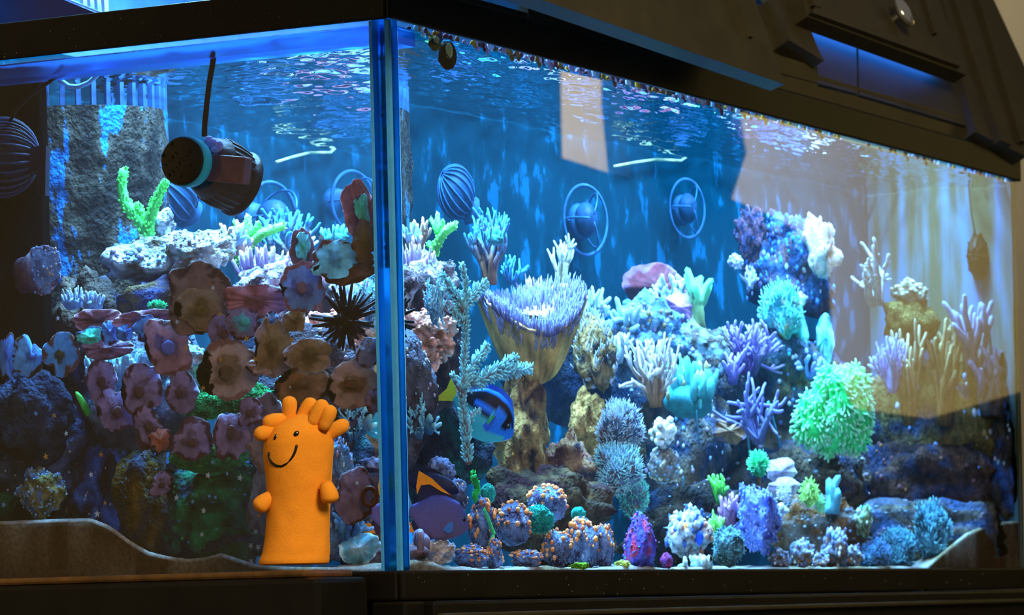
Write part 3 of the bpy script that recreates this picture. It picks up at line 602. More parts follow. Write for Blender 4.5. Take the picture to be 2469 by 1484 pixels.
V, Fc, C = tube([P(x, y, u=.03) for x, y in ((494, 330), (495, 300), (500, 250), (506, 200), (513, 160), (518, 126))], [.0034]*6, 10, lin((10, 10, 14))); mk('cord', V, Fc, PGREY, C, mag)

# ------------------------------------------------------------------ live rock (u: seen through the short pane, v: through the long pane)
RB1, RB2 = (74, 58, 42), (120, 96, 66)
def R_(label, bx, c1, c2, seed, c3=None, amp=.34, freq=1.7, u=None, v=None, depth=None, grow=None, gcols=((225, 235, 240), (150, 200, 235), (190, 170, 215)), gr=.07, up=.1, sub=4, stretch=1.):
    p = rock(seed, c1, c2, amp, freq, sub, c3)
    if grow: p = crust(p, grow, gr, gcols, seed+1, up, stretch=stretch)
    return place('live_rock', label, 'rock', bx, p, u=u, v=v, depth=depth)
# behind the short pane
R_('pale crusted rock shelf beside the overflow column with brown underside', (242, 556, 480, 705), (96, 78, 58), (205, 220, 225), 11, (225, 235, 240), .34, 1.7, u=.22, depth=.12, grow=130, gr=.055, up=.2)
R_('knobbly white rock crest next to the green star shaped coral', (400, 552, 575, 690), (120, 110, 100), (225, 230, 235), 12, (120, 90, 60), .4, 1.9, u=.2, depth=.1, grow=130, gr=.06, up=.1)
R_('small grey rock stub beside the green forked coral', (362, 500, 428, 592), (110, 110, 115), (200, 205, 215), 13, None, .3, 1.6, u=.24, grow=20, gr=.1)
R_('dark rock at the foot of the overflow column', (120, 640, 330, 1010), (40, 36, 36), (84, 70, 60), 14, (40, 70, 110), .35, 1.6, u=.17, depth=.14)
R_('lavender topped rock carrying the finger coral', (545, 645, 745, 790), (150, 130, 170), (215, 215, 230), 15, (70, 55, 60), .3, 1.6, u=.21, depth=.12, grow=90, gr=.05)
R_('wide dark rock behind the brown mushroom discs', (200, 760, 560, 1120), (60, 66, 84), (110, 120, 140), 16, (150, 190, 215), .3, 1.8, u=.14, depth=.14, grow=160, gr=.035, up=-.3)
R_('blue grey rock under the sea urchin', (540, 780, 930, 1150), (56, 60, 76), (96, 100, 120), 17, (60, 44, 50), .3, 1.8, u=.13, depth=.12, grow=120, gr=.03, up=-.3)
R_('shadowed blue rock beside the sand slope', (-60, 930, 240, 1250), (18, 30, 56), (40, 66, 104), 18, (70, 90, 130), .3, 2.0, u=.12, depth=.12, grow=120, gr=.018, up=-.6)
R_('olive brown rock pillar standing on the sand slope', (272, 1080, 412, 1345), (50, 42, 14), (84, 66, 24), 19, (40, 50, 70), .3, 1.8, u=.05, depth=.06, grow=40, gr=.03, gcols=((90, 150, 230), (60, 110, 200)))
R_('crumbly olive rock dotted with pale blue specks', (36, 1122, 166, 1262), (84, 84, 44), (130, 128, 90), 20, (70, 110, 170), .32, 2.0, u=.045, depth=.05, grow=170, gr=.055, gcols=((110, 190, 250), (90, 160, 240), (150, 215, 250)), up=-.7)
R_('green algae covered rock behind the orange toy', (408, 1085, 660, 1345), (12, 80, 62), (24, 130, 90), 21, (30, 60, 90), .25, 1.6, u=.10, depth=.10, grow=60, gr=.03, gcols=((30, 170, 110), (60, 140, 220)), up=-.4)
R_('dull teal rock at the outer end of the short pane', (-90, 1080, 60, 1262), (14, 70, 66), (24, 104, 84), 22, None, .25, 1.5, u=.10, depth=.08)
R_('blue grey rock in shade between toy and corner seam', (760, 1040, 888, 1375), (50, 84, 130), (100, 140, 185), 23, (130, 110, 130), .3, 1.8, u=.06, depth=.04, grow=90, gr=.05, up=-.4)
R_('dark rock under the flat teal mushroom row', (-40, 880, 190, 1130), (20, 30, 48), (38, 56, 84), 24, None, .3, 1.8, u=.06, depth=.08)
R_('rough brown rock below the pale shelf', (260, 660, 560, 800), (70, 56, 38), (110, 90, 60), 25, (50, 60, 110), .3, 1.7, u=.19, depth=.1)
# behind the long pane
R_('dark rock wall between corner seam and bottlebrush coral', (945, 655, 1135, 1010), (36, 34, 46), (90, 70, 70), 31, (110, 60, 60), .3, 1.8, v=.22, depth=.12, grow=70, gr=.04)
R_('rock under the corner finger coral, dark holes in its pale side', (955, 600, 1110, 760), (120, 110, 120), (190, 190, 215), 32, (46, 34, 30), .35, 1.9, v=.27, depth=.1, grow=70, gr=.05)
R_('tall brown rock column below the spiky bowl coral', (1180, 880, 1330, 1225), (130, 98, 54), (190, 150, 90), 33, (66, 40, 40), .34, 2.2, v=.28, depth=.12, grow=60, gr=.03, gcols=((180, 120, 40), (120, 60, 70), (90, 100, 150)), up=-1)
R_('reddish brown rock left of the blue polyp column', (1290, 1030, 1450, 1260), (110, 64, 56), (150, 112, 76), 34, (50, 64, 84), .35, 2.1, v=.26, depth=.1, grow=50, gr=.04, gcols=((150, 70, 90), (110, 130, 190), (150, 110, 50)), up=-1)
R_('brown rock face hidden in shade by the polyp column', (1370, 930, 1460, 1130), (130, 96, 50), (180, 136, 80), 35, None, .35, 2.0, v=.32, depth=.08)
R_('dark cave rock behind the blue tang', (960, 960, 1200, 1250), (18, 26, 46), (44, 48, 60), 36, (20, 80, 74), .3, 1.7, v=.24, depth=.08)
R_('lavender white rock ledge right of the bowl coral', (1395, 800, 1490, 940), (180, 170, 205), (225, 225, 240), 37, (110, 90, 60), .3, 1.8, v=.34, depth=.09, grow=60, gr=.06, up=0)
R_('jumbled pale blue rock slope behind the white tipped bush', (1400, 690, 1680, 930), (56, 84, 124), (120, 150, 185), 38, (50, 46, 50), .42, 2.4, v=.42, depth=.13, grow=240, gr=.055, gcols=((170, 195, 215), (90, 140, 190), (140, 125, 170), (120, 96, 70)), up=-.3, stretch=1.6)
R_('dark layered rock under the green finger coral', (1590, 770, 1770, 930), (44, 40, 44), (84, 70, 60), 39, (150, 190, 210), .35, 2.2, v=.38, depth=.1, grow=60, gr=.05, up=.3)
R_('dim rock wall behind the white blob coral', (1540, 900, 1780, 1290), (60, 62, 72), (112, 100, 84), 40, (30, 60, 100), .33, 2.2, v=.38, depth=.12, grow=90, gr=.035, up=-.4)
R_('steep reef peak crusted blue and white on its slope', (1790, 560, 2020, 800), (22, 40, 74), (56, 84, 130), 41, (90, 64, 70), .42, 1.7, v=.42, depth=.15, grow=200, gr=.045, gcols=((70, 130, 220), (50, 110, 210), (170, 190, 230), (110, 110, 180), (40, 140, 160)), up=-.2, stretch=1.9)
R_('dark mauve plate ridge leaning at the crest of the reef peak', (1768, 492, 1850, 640), (70, 46, 64), (104, 70, 80), 93, (40, 50, 90), .5, 2.8, v=.42, depth=.03, grow=60, gr=.06, gcols=((60, 110, 200), (120, 90, 130)))
R_('blue flecked upper slope of the reef peak', (1815, 505, 1960, 660), (24, 46, 84), (60, 96, 150), 94, (90, 70, 80), .42, 1.8, v=.45, depth=.1, grow=200, gr=.06, gcols=((70, 140, 240), (50, 110, 220), (110, 170, 245), (120, 120, 190)), up=-.4, stretch=1.9)
R_('pink white crusted crag on top of the reef peak', (1915, 515, 2035, 680), (235, 200, 200), (250, 235, 235), 42, (210, 150, 140), .4, 2.0, v=.35, depth=.1, grow=60, gr=.08, gcols=((250, 220, 215), (240, 250, 250)), up=0, stretch=1.6)
R_('dark rock under the teal ruffled coral', (1740, 760, 2010, 1100), (24, 44, 70), (60, 80, 100), 43, (90, 80, 60), .3, 1.9, v=.36, depth=.14, grow=120, gr=.035, gcols=((60, 160, 190), (90, 130, 220), (190, 200, 230)), up=-.4)
R_('brown grey rock wall shaded below the green hanging coral', (1730, 1010, 2120, 1340), (62, 54, 50), (104, 88, 66), 44, (26, 46, 84), .3, 2.2, v=.3, depth=.13, grow=80, gr=.03, up=-.4)
R_('olive brown rock by the end pane carrying tall finger corals', (2090, 800, 2440, 1160), (84, 72, 40), (124, 108, 64), 45, (60, 80, 120), .3, 2.0, v=.20, depth=.12, grow=110, gr=.035, gcols=((140, 180, 245), (200, 215, 240), (150, 130, 80)), up=-.2, stretch=1.8)
R_('dark purple brown rock low by the end pane', (2070, 1020, 2420, 1290), (46, 36, 40), (84, 60, 50), 46, (40, 50, 80), .33, 2.1, v=.2, depth=.12, grow=70, gr=.03, gcols=((90, 150, 240), (120, 80, 90), (150, 100, 60)), up=-.5, stretch=1.7)
R_('low dark rock against the end pane glass', (2330, 930, 2480, 1260), (40, 44, 60), (80, 76, 60), 47, (50, 90, 170), .3, 2.0, v=.08, depth=.07, grow=30, gr=.04)
R_('murky rubble rock behind the lavender ruffled coral', (1850, 1190, 2110, 1372), (84, 76, 70), (120, 120, 124), 48, (130, 84, 44), .3, 2.3, v=.16, depth=.1, grow=150, gr=.035, gcols=((190, 215, 240), (140, 170, 220), (120, 150, 160)), up=-.2)
R_('pale rubble rock near the corner at the bottom', (975, 1296, 1100, 1376), (180, 165, 165), (225, 215, 215), 49, (120, 150, 200), .25, 1.9, v=.05, depth=.03, grow=50, gr=.06)

# ------------------------------------------------------------------ mushroom corals on the short pane
PU, PUM, PUR = (88, 68, 96), (122, 106, 152), (70, 42, 56)
OL, OLM, OLR = (86, 68, 38), (120, 96, 74), (60, 36, 28)
BL, BLM, BLR = (60, 96, 170), (80, 140, 215), (40, 44, 70)
TE, TEM, TER = (50, 180, 150), (80, 215, 195), (40, 80, 110)
BR, BRM, BRR = (92, 60, 38), (120, 84, 62), (56, 34, 26)
CYN = ((70, 150, 200), (110, 205, 245), (40, 50, 60))
GP = 'mushroom corals spread over the short pane'
def D_(bx, cs, label, mouth=None, seed=None, u=.02, ruf=.14, lobes=5, cup=.2, lump=.16, roll=0., name='mushroom_coral', depth=None):
    _n[0] += 1; sd = seed or _n[0]*7+3
    gx, gy_ = (bx[2]-bx[0])*.06, (bx[3]-bx[1])*.06; bx = (bx[0]-gx, bx[1]-gy_, bx[2]+gx, bx[3]+gy_)
    return place(name, label, 'coral', bx, disc(sd, *cs, ruf=ruf, lobes=lobes, cup=cup, mouth=mouth, lump=lump), u=u, depth=depth or .012, group=GP, roll=roll)
G1 = 'purple grey mushroom coral disc with a darker centre on the short pane'
G2 = 'blue lobed mushroom coral in the curved row below the overflow'
G3 = 'olive brown mushroom coral disc below the sea urchin'
D_((-4, 808, 38, 908), (BL, BLM, (70, 40, 40)), 'blue lobed mushroom coral at the outer end of the curved row', lobes=4, lump=.24, ruf=.3); D_((36, 812, 108, 908), (BL, (90, 160, 225), (70, 50, 30)), 'notched blue mushroom coral, second from the outer end of the row', lobes=3, lump=.3, ruf=.34); D_((108, 806, 192, 906), ((60, 70, 60), (70, 140, 205), (96, 62, 58)), 'blue and olive mushroom coral next to the turquoise lip', lobes=4, lump=.24, ruf=.3)
D_((182, 788, 264, 840), (TE, TEM, TER), 'bright turquoise mushroom coral lip in the curved row below the overflow', lobes=3, lump=.3)
D_((246, 776, 286, 830), (BL, BLM, PUR), 'small blue lobe touching the turquoise lip of the curved row'); D_((284, 782, 322, 822), (BL, BLM, PUR), 'small blue lobe in the middle of the row under red purple membrane'); D_((325, 762, 394, 826), (BL, BLM, (60, 50, 90)), 'large wavy blue lobe beside the disc with a blue oval', lobes=4, lump=.28, ruf=.25)
D_((180, 748, 300, 800), ((70, 40, 50), (130, 84, 100), (170, 130, 150)), 'folded purple membrane rising behind the turquoise mushroom coral', u=.032, ruf=.3, lobes=9)
D_((280, 748, 440, 800), ((64, 40, 60), (120, 70, 80), (160, 120, 150)), 'red purple membrane with a frilled top behind the blue row', u=.034, ruf=.3, lobes=11)
D_((205, 818, 320, 866), ((100, 70, 90), (128, 96, 120), (90, 60, 70)), 'flat mauve membrane under the turquoise mushroom coral', u=.028)
D_((355, 775, 462, 902), ((90, 80, 130), (150, 112, 134), (104, 66, 70)), 'large mauve mushroom coral with a blue oval inside it', mouth=(80, 100, 180), lump=.14)
D_((415, 636, 560, 800), ((92, 74, 56), (116, 92, 92), (70, 50, 54)), 'tall drooping brown grey mushroom coral under the white rock crest', u=.03, ruf=.25, lobes=3, lump=.22)
D_((425, 700, 545, 798), (OL, (128, 106, 90), OLM), 'round brown mushroom coral below the tall drooping one', mouth=(96, 80, 44))
for bx, lb in (((214, 868, 284, 975), 'mauve mushroom disc overlapping the cyan white cauliflower coral'), ((296, 880, 392, 1000), 'large plain mauve mushroom disc below the disc with a blue oval'), ((405, 900, 480, 995), 'mauve mushroom disc under the bright crusted coral lump'), ((238, 940, 322, 1036), 'mauve mushroom disc beside the short bright green coral tip'), ((325, 980, 392, 1080), 'mauve mushroom disc just above the small orange tinged one'), ((418, 1008, 512, 1108), 'mauve mushroom disc hanging over the dark green carpet coral'), ((520, 1002, 606, 1105), 'mauve mushroom disc between green carpet coral and toy head'), ((362, 1140, 418, 1196), 'lone small mauve mushroom disc on the olive pillar rock'), ((578, 960, 640, 1026), 'little mauve mushroom disc near the stubby toy tentacles'), ((885, 940, 930, 992), 'small mauve mushroom disc squeezed against the corner seam'), ((505, 760, 560, 850), 'mauve mushroom disc between the round brown and the teal spotted ones')):
    D_(bx, (PU, PUM, PUR), lb, mouth=(78, 54, 66), lump=.16+.06*random.Random(bx[0]).random())
D_((362, 1032, 414, 1092), ((150, 80, 60), (160, 96, 90), PUR), 'small orange tinged mushroom coral above the olive pillar rock')
D_((480, 822, 628, 960), ((112, 94, 88), (158, 138, 146), (112, 80, 84)), 'large pale flat mushroom coral with a round brown centre', mouth=(86, 70, 62), lump=.1)
D_((545, 742, 622, 818), ((70, 150, 180), (112, 100, 140), PUR), 'mauve mushroom coral with a teal spot below the lavender rock', mouth=(60, 170, 180)); D_((638, 752, 672, 800), (BL, (90, 140, 190), PUR), 'little blue mushroom coral beside the one with a teal spot')
for bx, lb in (((618, 770, 705, 905), 'tall olive mushroom disc with a mauve fringe'), ((690, 820, 798, 896), 'wide oval olive mushroom disc just below the urchin'), ((682, 745, 736, 798), 'small olive ball of coral under the big blue and mauve lobes')): D_(bx, (OL, OLM, (130, 110, 120)), lb, lump=.12)
D_((600, 860, 770, 905), ((130, 110, 120), (150, 128, 140), (110, 84, 90)), 'long mauve rim of a mushroom coral under the olive discs', u=.03, ruf=.3, lobes=7)
D_((680, 635, 782, 748), ((70, 84, 150), (90, 130, 205), (120, 80, 90)), 'big blue and mauve lobed mushroom coral above the urchin', lump=.2, lobes=4, ruf=.25, mouth=(110, 90, 110))
D_((702, 552, 758, 650), ((90, 60, 70), (110, 70, 76), (120, 80, 96)), 'upright purple mushroom coral folded around a teal lip', u=.03, ruf=.3, lobes=4); D_((716, 562, 750, 626), (TE, (90, 200, 225), BLR), 'teal lip inside the upright purple fold', lump=.25, u=.018)
D_((755, 582, 872, 668), (CYN[0], CYN[1], (90, 56, 60)), 'large cyan speckled mushroom coral hanging near the corner seam', lump=.26, lobes=3, ruf=.35)
D_((775, 600, 905, 685), ((84, 56, 50), (104, 70, 62), (70, 44, 40)), 'brown skirt under the cyan speckled mushroom coral', u=.03, ruf=.3, lobes=8)
D_((852, 535, 906, 630), ((92, 74, 40), (96, 70, 54), (64, 40, 36)), 'olive fold of mushroom coral tight against the corner seam', ruf=.3, lobes=4); D_((828, 440, 908, 575), ((110, 66, 76), (130, 84, 96), (150, 104, 120)), 'frilled purple mushroom coral climbing the corner seam', ruf=.3, lobes=9, u=.03); D_((856, 470, 892, 540), (TE, (70, 170, 160), BLR), 'teal patch on the frilled purple coral by the seam', u=.018, lump=.28)
D_((548, 690, 700, 765), ((110, 64, 70), (150, 96, 110), (96, 60, 70)), 'purple web of mushroom coral tissue under the lavender rock', u=.03, ruf=.35, lobes=9)
D_((668, 890, 796, 972), (BR, BRM, (70, 46, 36)), 'dark brown oval mushroom coral above the toy', lump=.08); D_((792, 868, 916, 980), ((100, 70, 48), (144, 116, 112), (112, 84, 84)), 'wide mushroom coral with a dark brown round centre below the urchin', mouth=(88, 56, 34), lump=.1)
D_((862, 816, 930, 885), ((90, 100, 140), (110, 116, 150), PUR), 'blue grey mushroom coral touching the corner seam below the urchin')
D_((592, 955, 690, 1130), ((96, 84, 96), (120, 106, 120), (90, 76, 84)), 'grey mauve sheet of coral tissue behind the toy head', u=.035, ruf=.25, lobes=6); D_((600, 1120, 680, 1290), ((80, 86, 110), (104, 112, 134), (80, 80, 90)), 'dull grey blue sheet of coral tissue behind the toy body', u=.04, ruf=.25, lobes=6)
D_((812, 1132, 908, 1260), ((110, 86, 110), (120, 96, 124), (80, 46, 34)), 'arched mauve mushroom coral with a dark brown outline near the toy arm', lump=.14)
rg = tube([P(893+16*math.cos(t), 1199+22*math.sin(t), u=.016) for t in np.linspace(0, 6.283, 30)], .0026, 8, lin((92, 48, 28)), cap=False); tag(mk('tube_worm', rg[0], rg[1], FLESH, rg[2]), 'curled brown ring worm on the pane beside the arched mauve coral', 'worm')

# ------------------------------------------------------------------ corals seen through the short pane
def C_(name, label, bx, parts, **k): return place(name, label, 'coral', bx, parts, **k)
def pth(pts, r0, r1, c1, c2, depth, n=9, bump=0, seed=0, which='u'):
    q = [P(x, y, **{which: depth}) for x, y in pts]; t = np.linspace(0, len(q)-1, 18); q = np.array(q); pp = np.c_[[np.interp(t, range(len(q)), q[:, k]) for k in range(3)]].T
    out = [tube(pp, np.linspace(r0, r1, 18), n, lin(c1), lin(c2))]
    if bump:
        rng = np.random.default_rng(seed); i = rng.integers(0, 18, bump); d = rng.normal(0, 1, (bump, 3)); d /= np.linalg.norm(d, axis=1)[:, None]; rr = np.linspace(r0, r1, 18)[i]
        out.append(spikes(pp[i]+d*rr[:, None]*.7, d+np.array([0, 0, .5]), rr*.7, rr*.28, lin(c2), lin(c2), 5))
    return cat_(out)
GR1, GR2 = (50, 200, 60), (110, 255, 110)
gy = cat_([pth([(358, 585), (352, 555), (330, 520), (302, 490), (294, 455), (299, 412)], .0085, .0056, (60, 140, 90), GR2, .22, bump=170, seed=1), pth([(355, 570), (362, 530), (376, 490), (392, 455), (404, 438)], .008, .0046, (70, 150, 80), GR2, .22, bump=150, seed=2), pth([(352, 545), (340, 515), (333, 495)], .006, .005, GR1, GR2, .22, bump=50, seed=3)])
tag(mk('staghorn_coral', gy[0], gy[1], CORAL, gy[2]), 'fluorescent green forked staghorn coral in front of the overflow', 'coral')
def Pt(x, y, uu): return dict(pts=[(x, y)])
gs = cat_([pth([(572, 622), (600, 590), (630, 565), (684, 545)], .008, .005, (90, 170, 70), (140, 255, 120), .40, bump=110, seed=5), pth([(612, 575), (590, 558), (566, 536)], .006, .0035, GR1, GR2, .40, bump=40, seed=6), pth([(606, 570), (600, 545), (598, 522)], .0065, .004, GR1, (170, 255, 150), .40, bump=40, seed=7), pth([(612, 566), (622, 550), (624, 538)], .006, .004, GR1, GR2, .40, bump=30, seed=8), pth([(600, 590), (570, 600), (552, 598)], .0055, .004, GR1, GR2, .40, bump=30, seed=9)])
tag(mk('staghorn_coral', gs[0], gs[1], CORAL, gs[2]), 'star shaped fluorescent green coral near the lavender finger coral', 'coral')
C_('finger_coral', 'lavender finger coral colony on the pale rock by the corner', (556, 588, 712, 690), fingers(51, (130, 100, 150), (225, 205, 245), 46, .75, .085, .5), u=.29)
C_('branch_coral', 'brown blue branching coral with cyan tips behind the corner', (652, 500, 735, 640), bush(52, (120, 84, 60), (90, 200, 240), 9, 3, .05, .55, .36, 3, .9), u=.54)
C_('branch_coral', 'brown sprig of branching coral left of the green star', (530, 528, 600, 606), bush(53, (150, 110, 80), (225, 190, 170), 5, 2, .07, .6, .4, 3, .8), u=.36)
C_('cup_coral', 'small teal cup coral on the back slope near the corner seam', (772, 540, 846, 590), fingers(54, (60, 140, 150), (110, 210, 220), 16, .6, .16, .6), u=.45)
C_('leather_coral', 'round pebbled blue grey leather coral on a purple stalk', (34, 592, 152, 716), crust(disc(55, (84, 100, 130), (100, 130, 170), (84, 70, 90), ruf=.05, lobes=3, cup=.15, lump=.06)+[('stalk', *tube([(-.4, .2, -.2), (-.9, .6, -.5), (-1.0, .9, -.2)], [.8, .7, .6], 16, lin((76, 56, 70))), FLESH)], 160, .055, ((120, 160, 215), (90, 110, 160), (190, 150, 130)), 3, None, name='polyp_cover'), u=.05, depth=.03, roll=-.3)
for bx, sd in (((148, 688, 204, 748), 61), ((196, 700, 256, 752), 62)): C_('tuft_coral', 'light blue tuft coral at the foot of the overflow', bx, fingers(sd, (120, 150, 190), (190, 215, 245), 30, .6, .12, .9), u=.08, group='light blue tufts by the overflow')
C_('button_coral', 'tiny round green button coral under the brown rock', (355, 722, 408, 756), hairs(rock(63, (20, 120, 90), (40, 190, 120), .1, 1.2, 3), 160, .35, .06, (20, 130, 90), (70, 230, 150), 3, 0), u=.1)
C_('cauliflower_coral', 'cyan white cauliflower coral between the mushroom discs', (205, 836, 345, 960), fingers(64, (70, 150, 190), (190, 240, 250), 60, .6, .11, .9), u=.075)
C_('cauliflower_coral', 'bright crusted coral lump beside the large pale disc', (385, 830, 520, 950), crust(rock(65, (130, 170, 200), (220, 235, 240), .35, 2, 4, (180, 110, 70)), 110, .08, ((220, 240, 250), (150, 210, 240), (215, 160, 120)), 5), u=.07)
for lb, bx, sd, u_ in (('green carpet coral below the large pale disc', (425, 930, 560, 1020), 66, .055), ('green carpet coral just above the toy', (520, 912, 668, 1010), 67, .06), ('dark green carpet coral beside the olive pillar', (402, 1065, 610, 1150), 68, .06)):
    C_('carpet_coral', lb, bx, hairs(rock(sd, (16, 110, 70), (36, 170, 100), .25, 1.6, 4), 700, .13, .035, (20, 120, 80), (70, 225, 130), sd, -.2), u=u_, depth=.05)
C_('sprig_coral', 'short bright green coral tip in the blue shade', (184, 944, 222, 1006), [('sprig', *tube([(.3, 0, 0), (.1, 0, .4), (-.15, 0, .8), (-.3, 0, 1)], [.16, .19, .15, .08], 9, lin(GR1), lin(GR2)), CORAL)], u=.06, depth=.012)
SPR = ((70, 130, 170), (150, 235, 255))
# this one is seen through both panes
C_('acropora_coral', 'cyan tipped branching coral between the toy and the corner seam', (782, 945, 912, 1065), bush(69, *SPR, 10, 3, .045, .9, .34, 3, .5, nodules=3), u=.14, depth=.06)
C_('acropora_coral', 'pale cyan bushy coral right behind the urchin', (850, 665, 930, 800), bush(70, (90, 150, 190), (170, 235, 255), 12, 3, .05, .9, .34, 3, .6, nodules=3), u=.17, depth=.06)
C_('acropora_coral', 'deep blue sprig low between toy and seam', (800, 1225, 905, 1320), bush(71, (60, 120, 190), (150, 215, 255), 9, 2, .07, .9, .4, 3, .5), u=.05, depth=.04)
C_('shell', 'pale open clam shell lying low beside the toy', (818, 1285, 922, 1365), disc(72, (180, 215, 235), (120, 190, 215), (215, 245, 255), ruf=.22, lobes=4, cup=.5, lump=.2), u=.04, depth=.03)

# sea urchin
up_ = P(836, 775, u=.06); Ru = .0145
ur = empty('sea_urchin', tuple(up_-UP*Ru), 'black long spined sea urchin beside the corner seam', 'sea urchin'); rng = np.random.default_rng(4)
V, Fc = ico(3); mk('test', up_+V*Ru*np.array([1, 1, .8]), Fc, CORAL, lin((40, 24, 20)), ur)
SPM = organic('urchin_spine', 200, .3, .35, .1, .5)
V0, F0, C0 = tube([(0, 0, 0), (0, 0, .5), (0, 0, 1)], [.045, .045, .03], 6, lin((36, 24, 26)), lin((22, 22, 34))); sp0 = mk('spine', V0, F0, SPM, C0, None, origin=(0, 0, 0))
for k in range(96):
    d = rng.normal(0, 1, 3); d /= np.linalg.norm(d)
    d[0] = -abs(d[0]) if rng.random() < .35 else d[0]
    o = sp0 if k == 0 else sp0.copy()
    if k: COL.objects.link(o)
    o.parent = ur; ln = rng.uniform(.02, .036) if d[2] > -.2 else rng.uniform(.013, .022); o.location = Vector(up_+d*Ru*.8)-ur.location; o.rotation_euler = Vector(d).to_track_quat('Z', 'Y').to_euler(); o.scale = (.048, .048, ln)

# small starfish clinging to the inside of the short pane
STV = []
for k in range(10): STV.append((0, math.cos(k*math.pi/5)*(1 if k % 2 == 0 else .42), math.sin(k*math.pi/5)*(1 if k % 2 == 0 else .42)))
sv = np.array(STV+[(.35, 0, 0)]+[(-.12, a[1], a[2]) for a in STV]+[(-.12, 0, 0)]); sf = [(k, (k+1) % 10, 10) for k in range(10)]+[(11+(k+1) % 10, 11+k, 21) for k in range(10)]+[(k, 11+k, 11+(k+1) % 10, (k+1) % 10) for k in range(10)]
sm = {}
for nm, c in (('white', (190, 215, 240)), ('amber', (190, 140, 60)), ('blue', (100, 170, 250))):
    o = mk('starfish', sv, sf, CORAL, lin(c), None, smooth=False, origin=(0, 0, 0)); sm[nm] = o
stars = [(88, 998, 'blue', 7), (132, 1003, 'amber', 7), (161, 1046, 'white', 7), (112, 1102, 'amber', 9), (221, 1145, 'white', 8), (245, 1097, 'amber', 8), (255, 1214, 'amber', 6), (236, 1240, 'white', 10), (427, 1201, 'white', 8), (466, 1210, 'blue', 6), (492, 1232, 'white', 8), (488, 1290, 'white', 7), (503, 1147, 'white', 9), (580, 1153, 'white', 9), (514, 1115, 'blue', 6), (549, 1143, 'blue', 6), (506, 1197, 'blue', 6), (521, 1200, 'blue', 6), (465, 1211, 'blue', 5), (492, 1233, 'white', 7), (625, 1244, 'amber', 8), (618, 1283, 'white', 8), (606, 1317, 'white', 9), (624, 1321, 'white', 9), (606, 1355, 'white', 9), (532, 758, 'amber', 8), (596, 818, 'amber', 9), (533, 868, 'amber', 7), (617, 867, 'amber', 9), (515, 695, 'white', 7), (705, 820, 'amber', 8), (437, 735, 'white', 7), (492, 936, 'amber', 7), (428, 777, 'white', 6), (450, 840, 'amber', 7), (398, 777, 'blue', 6), (141, 768, 'white', 7), (775, 572, 'white', 9), (856, 1108, 'blue', 6), (862, 1165, 'white', 6), (700, 935, 'white', 5), (10, 1218, 'blue', 8)]
used = set(); lbs = {'white': 'tiny pale starfish clinging to the short pane', 'amber': 'tiny amber starfish clinging to the short pane', 'blue': 'tiny blue starfish clinging to the short pane'}
for i, (x, y, c, r_) in enumerate(stars):
    o = sm[c] if c not in used else sm[c].copy()
    if c in used: COL.objects.link(o)
    used.add(c); o.location = P(x, y, u=T+.0006+.12*r_*m1); o.scale = (r_*m1,)*3; o.rotation_euler = (i*1.3, 0, 0); wh = 'between the toy and the corner seam' if x > 790 and y > 1000 else 'over the mushroom discs' if y < 960 else 'before the shadowed blue rock' if x < 300 and y < 1130 else 'just above the sand slope' if x < 300 else 'beside the orange toy' if x > 598 else 'near the olive pillar rock' if x < 480 else 'before the green algae covered rock'
    tag(o, 'tiny %s starfish on the short pane %s' % ({'white': 'pale', 'amber': 'amber', 'blue': 'blue'}[c], wh), 'starfish', 'little starfish on the short pane')
# filler rock low behind the short pane
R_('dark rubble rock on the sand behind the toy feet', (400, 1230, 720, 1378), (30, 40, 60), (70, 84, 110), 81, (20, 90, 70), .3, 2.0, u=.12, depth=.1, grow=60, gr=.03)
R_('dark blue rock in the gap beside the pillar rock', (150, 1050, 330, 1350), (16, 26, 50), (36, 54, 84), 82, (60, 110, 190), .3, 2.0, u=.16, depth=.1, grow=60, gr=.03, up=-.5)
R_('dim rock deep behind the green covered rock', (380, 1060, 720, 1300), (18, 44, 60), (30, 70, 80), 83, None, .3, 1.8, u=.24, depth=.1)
# filler rock behind the long pane
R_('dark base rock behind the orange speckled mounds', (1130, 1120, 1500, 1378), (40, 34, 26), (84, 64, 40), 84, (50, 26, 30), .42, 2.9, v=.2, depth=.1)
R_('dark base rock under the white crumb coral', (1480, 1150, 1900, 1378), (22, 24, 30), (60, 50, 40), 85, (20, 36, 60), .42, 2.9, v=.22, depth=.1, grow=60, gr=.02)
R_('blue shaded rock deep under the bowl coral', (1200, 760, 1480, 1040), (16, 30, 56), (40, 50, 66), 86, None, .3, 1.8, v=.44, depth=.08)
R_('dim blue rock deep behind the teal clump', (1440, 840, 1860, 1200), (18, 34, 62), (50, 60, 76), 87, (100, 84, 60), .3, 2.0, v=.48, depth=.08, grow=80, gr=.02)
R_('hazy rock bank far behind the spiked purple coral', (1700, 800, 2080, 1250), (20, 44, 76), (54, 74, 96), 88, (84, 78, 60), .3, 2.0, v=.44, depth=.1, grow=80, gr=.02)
R_('low grey brown bank in front of the end pane', (2020, 1200, 2480, 1378), (70, 70, 74), (112, 104, 84), 89, (60, 90, 140), .25, 2.4, v=.13, depth=.06, grow=80, gr=.02)

# ------------------------------------------------------------------ corals seen through the long pane
C_('finger_coral', 'salmon and blue sprigs beside the corner green coral', (958, 535, 1020, 610), bush(101, (190, 130, 110), (150, 215, 250), 7, 2, .07, .7, .4, 3, .7), v=.33)
C_('branch_coral', 'dense upright brown coral with bright blue tips behind the corner', (1118, 500, 1232, 690), bush(102, (130, 84, 50), (60, 140, 185), 14, 3, .05, .5, .36, 3, 1.1), v=.36)
C_('branch_coral', 'low blue coral spray beside the upright brown coral', (1205, 612, 1275, 690), bush(103, (50, 110, 160), (90, 190, 250), 7, 2, .07, 1.0, .4, 3, .4), v=.42)
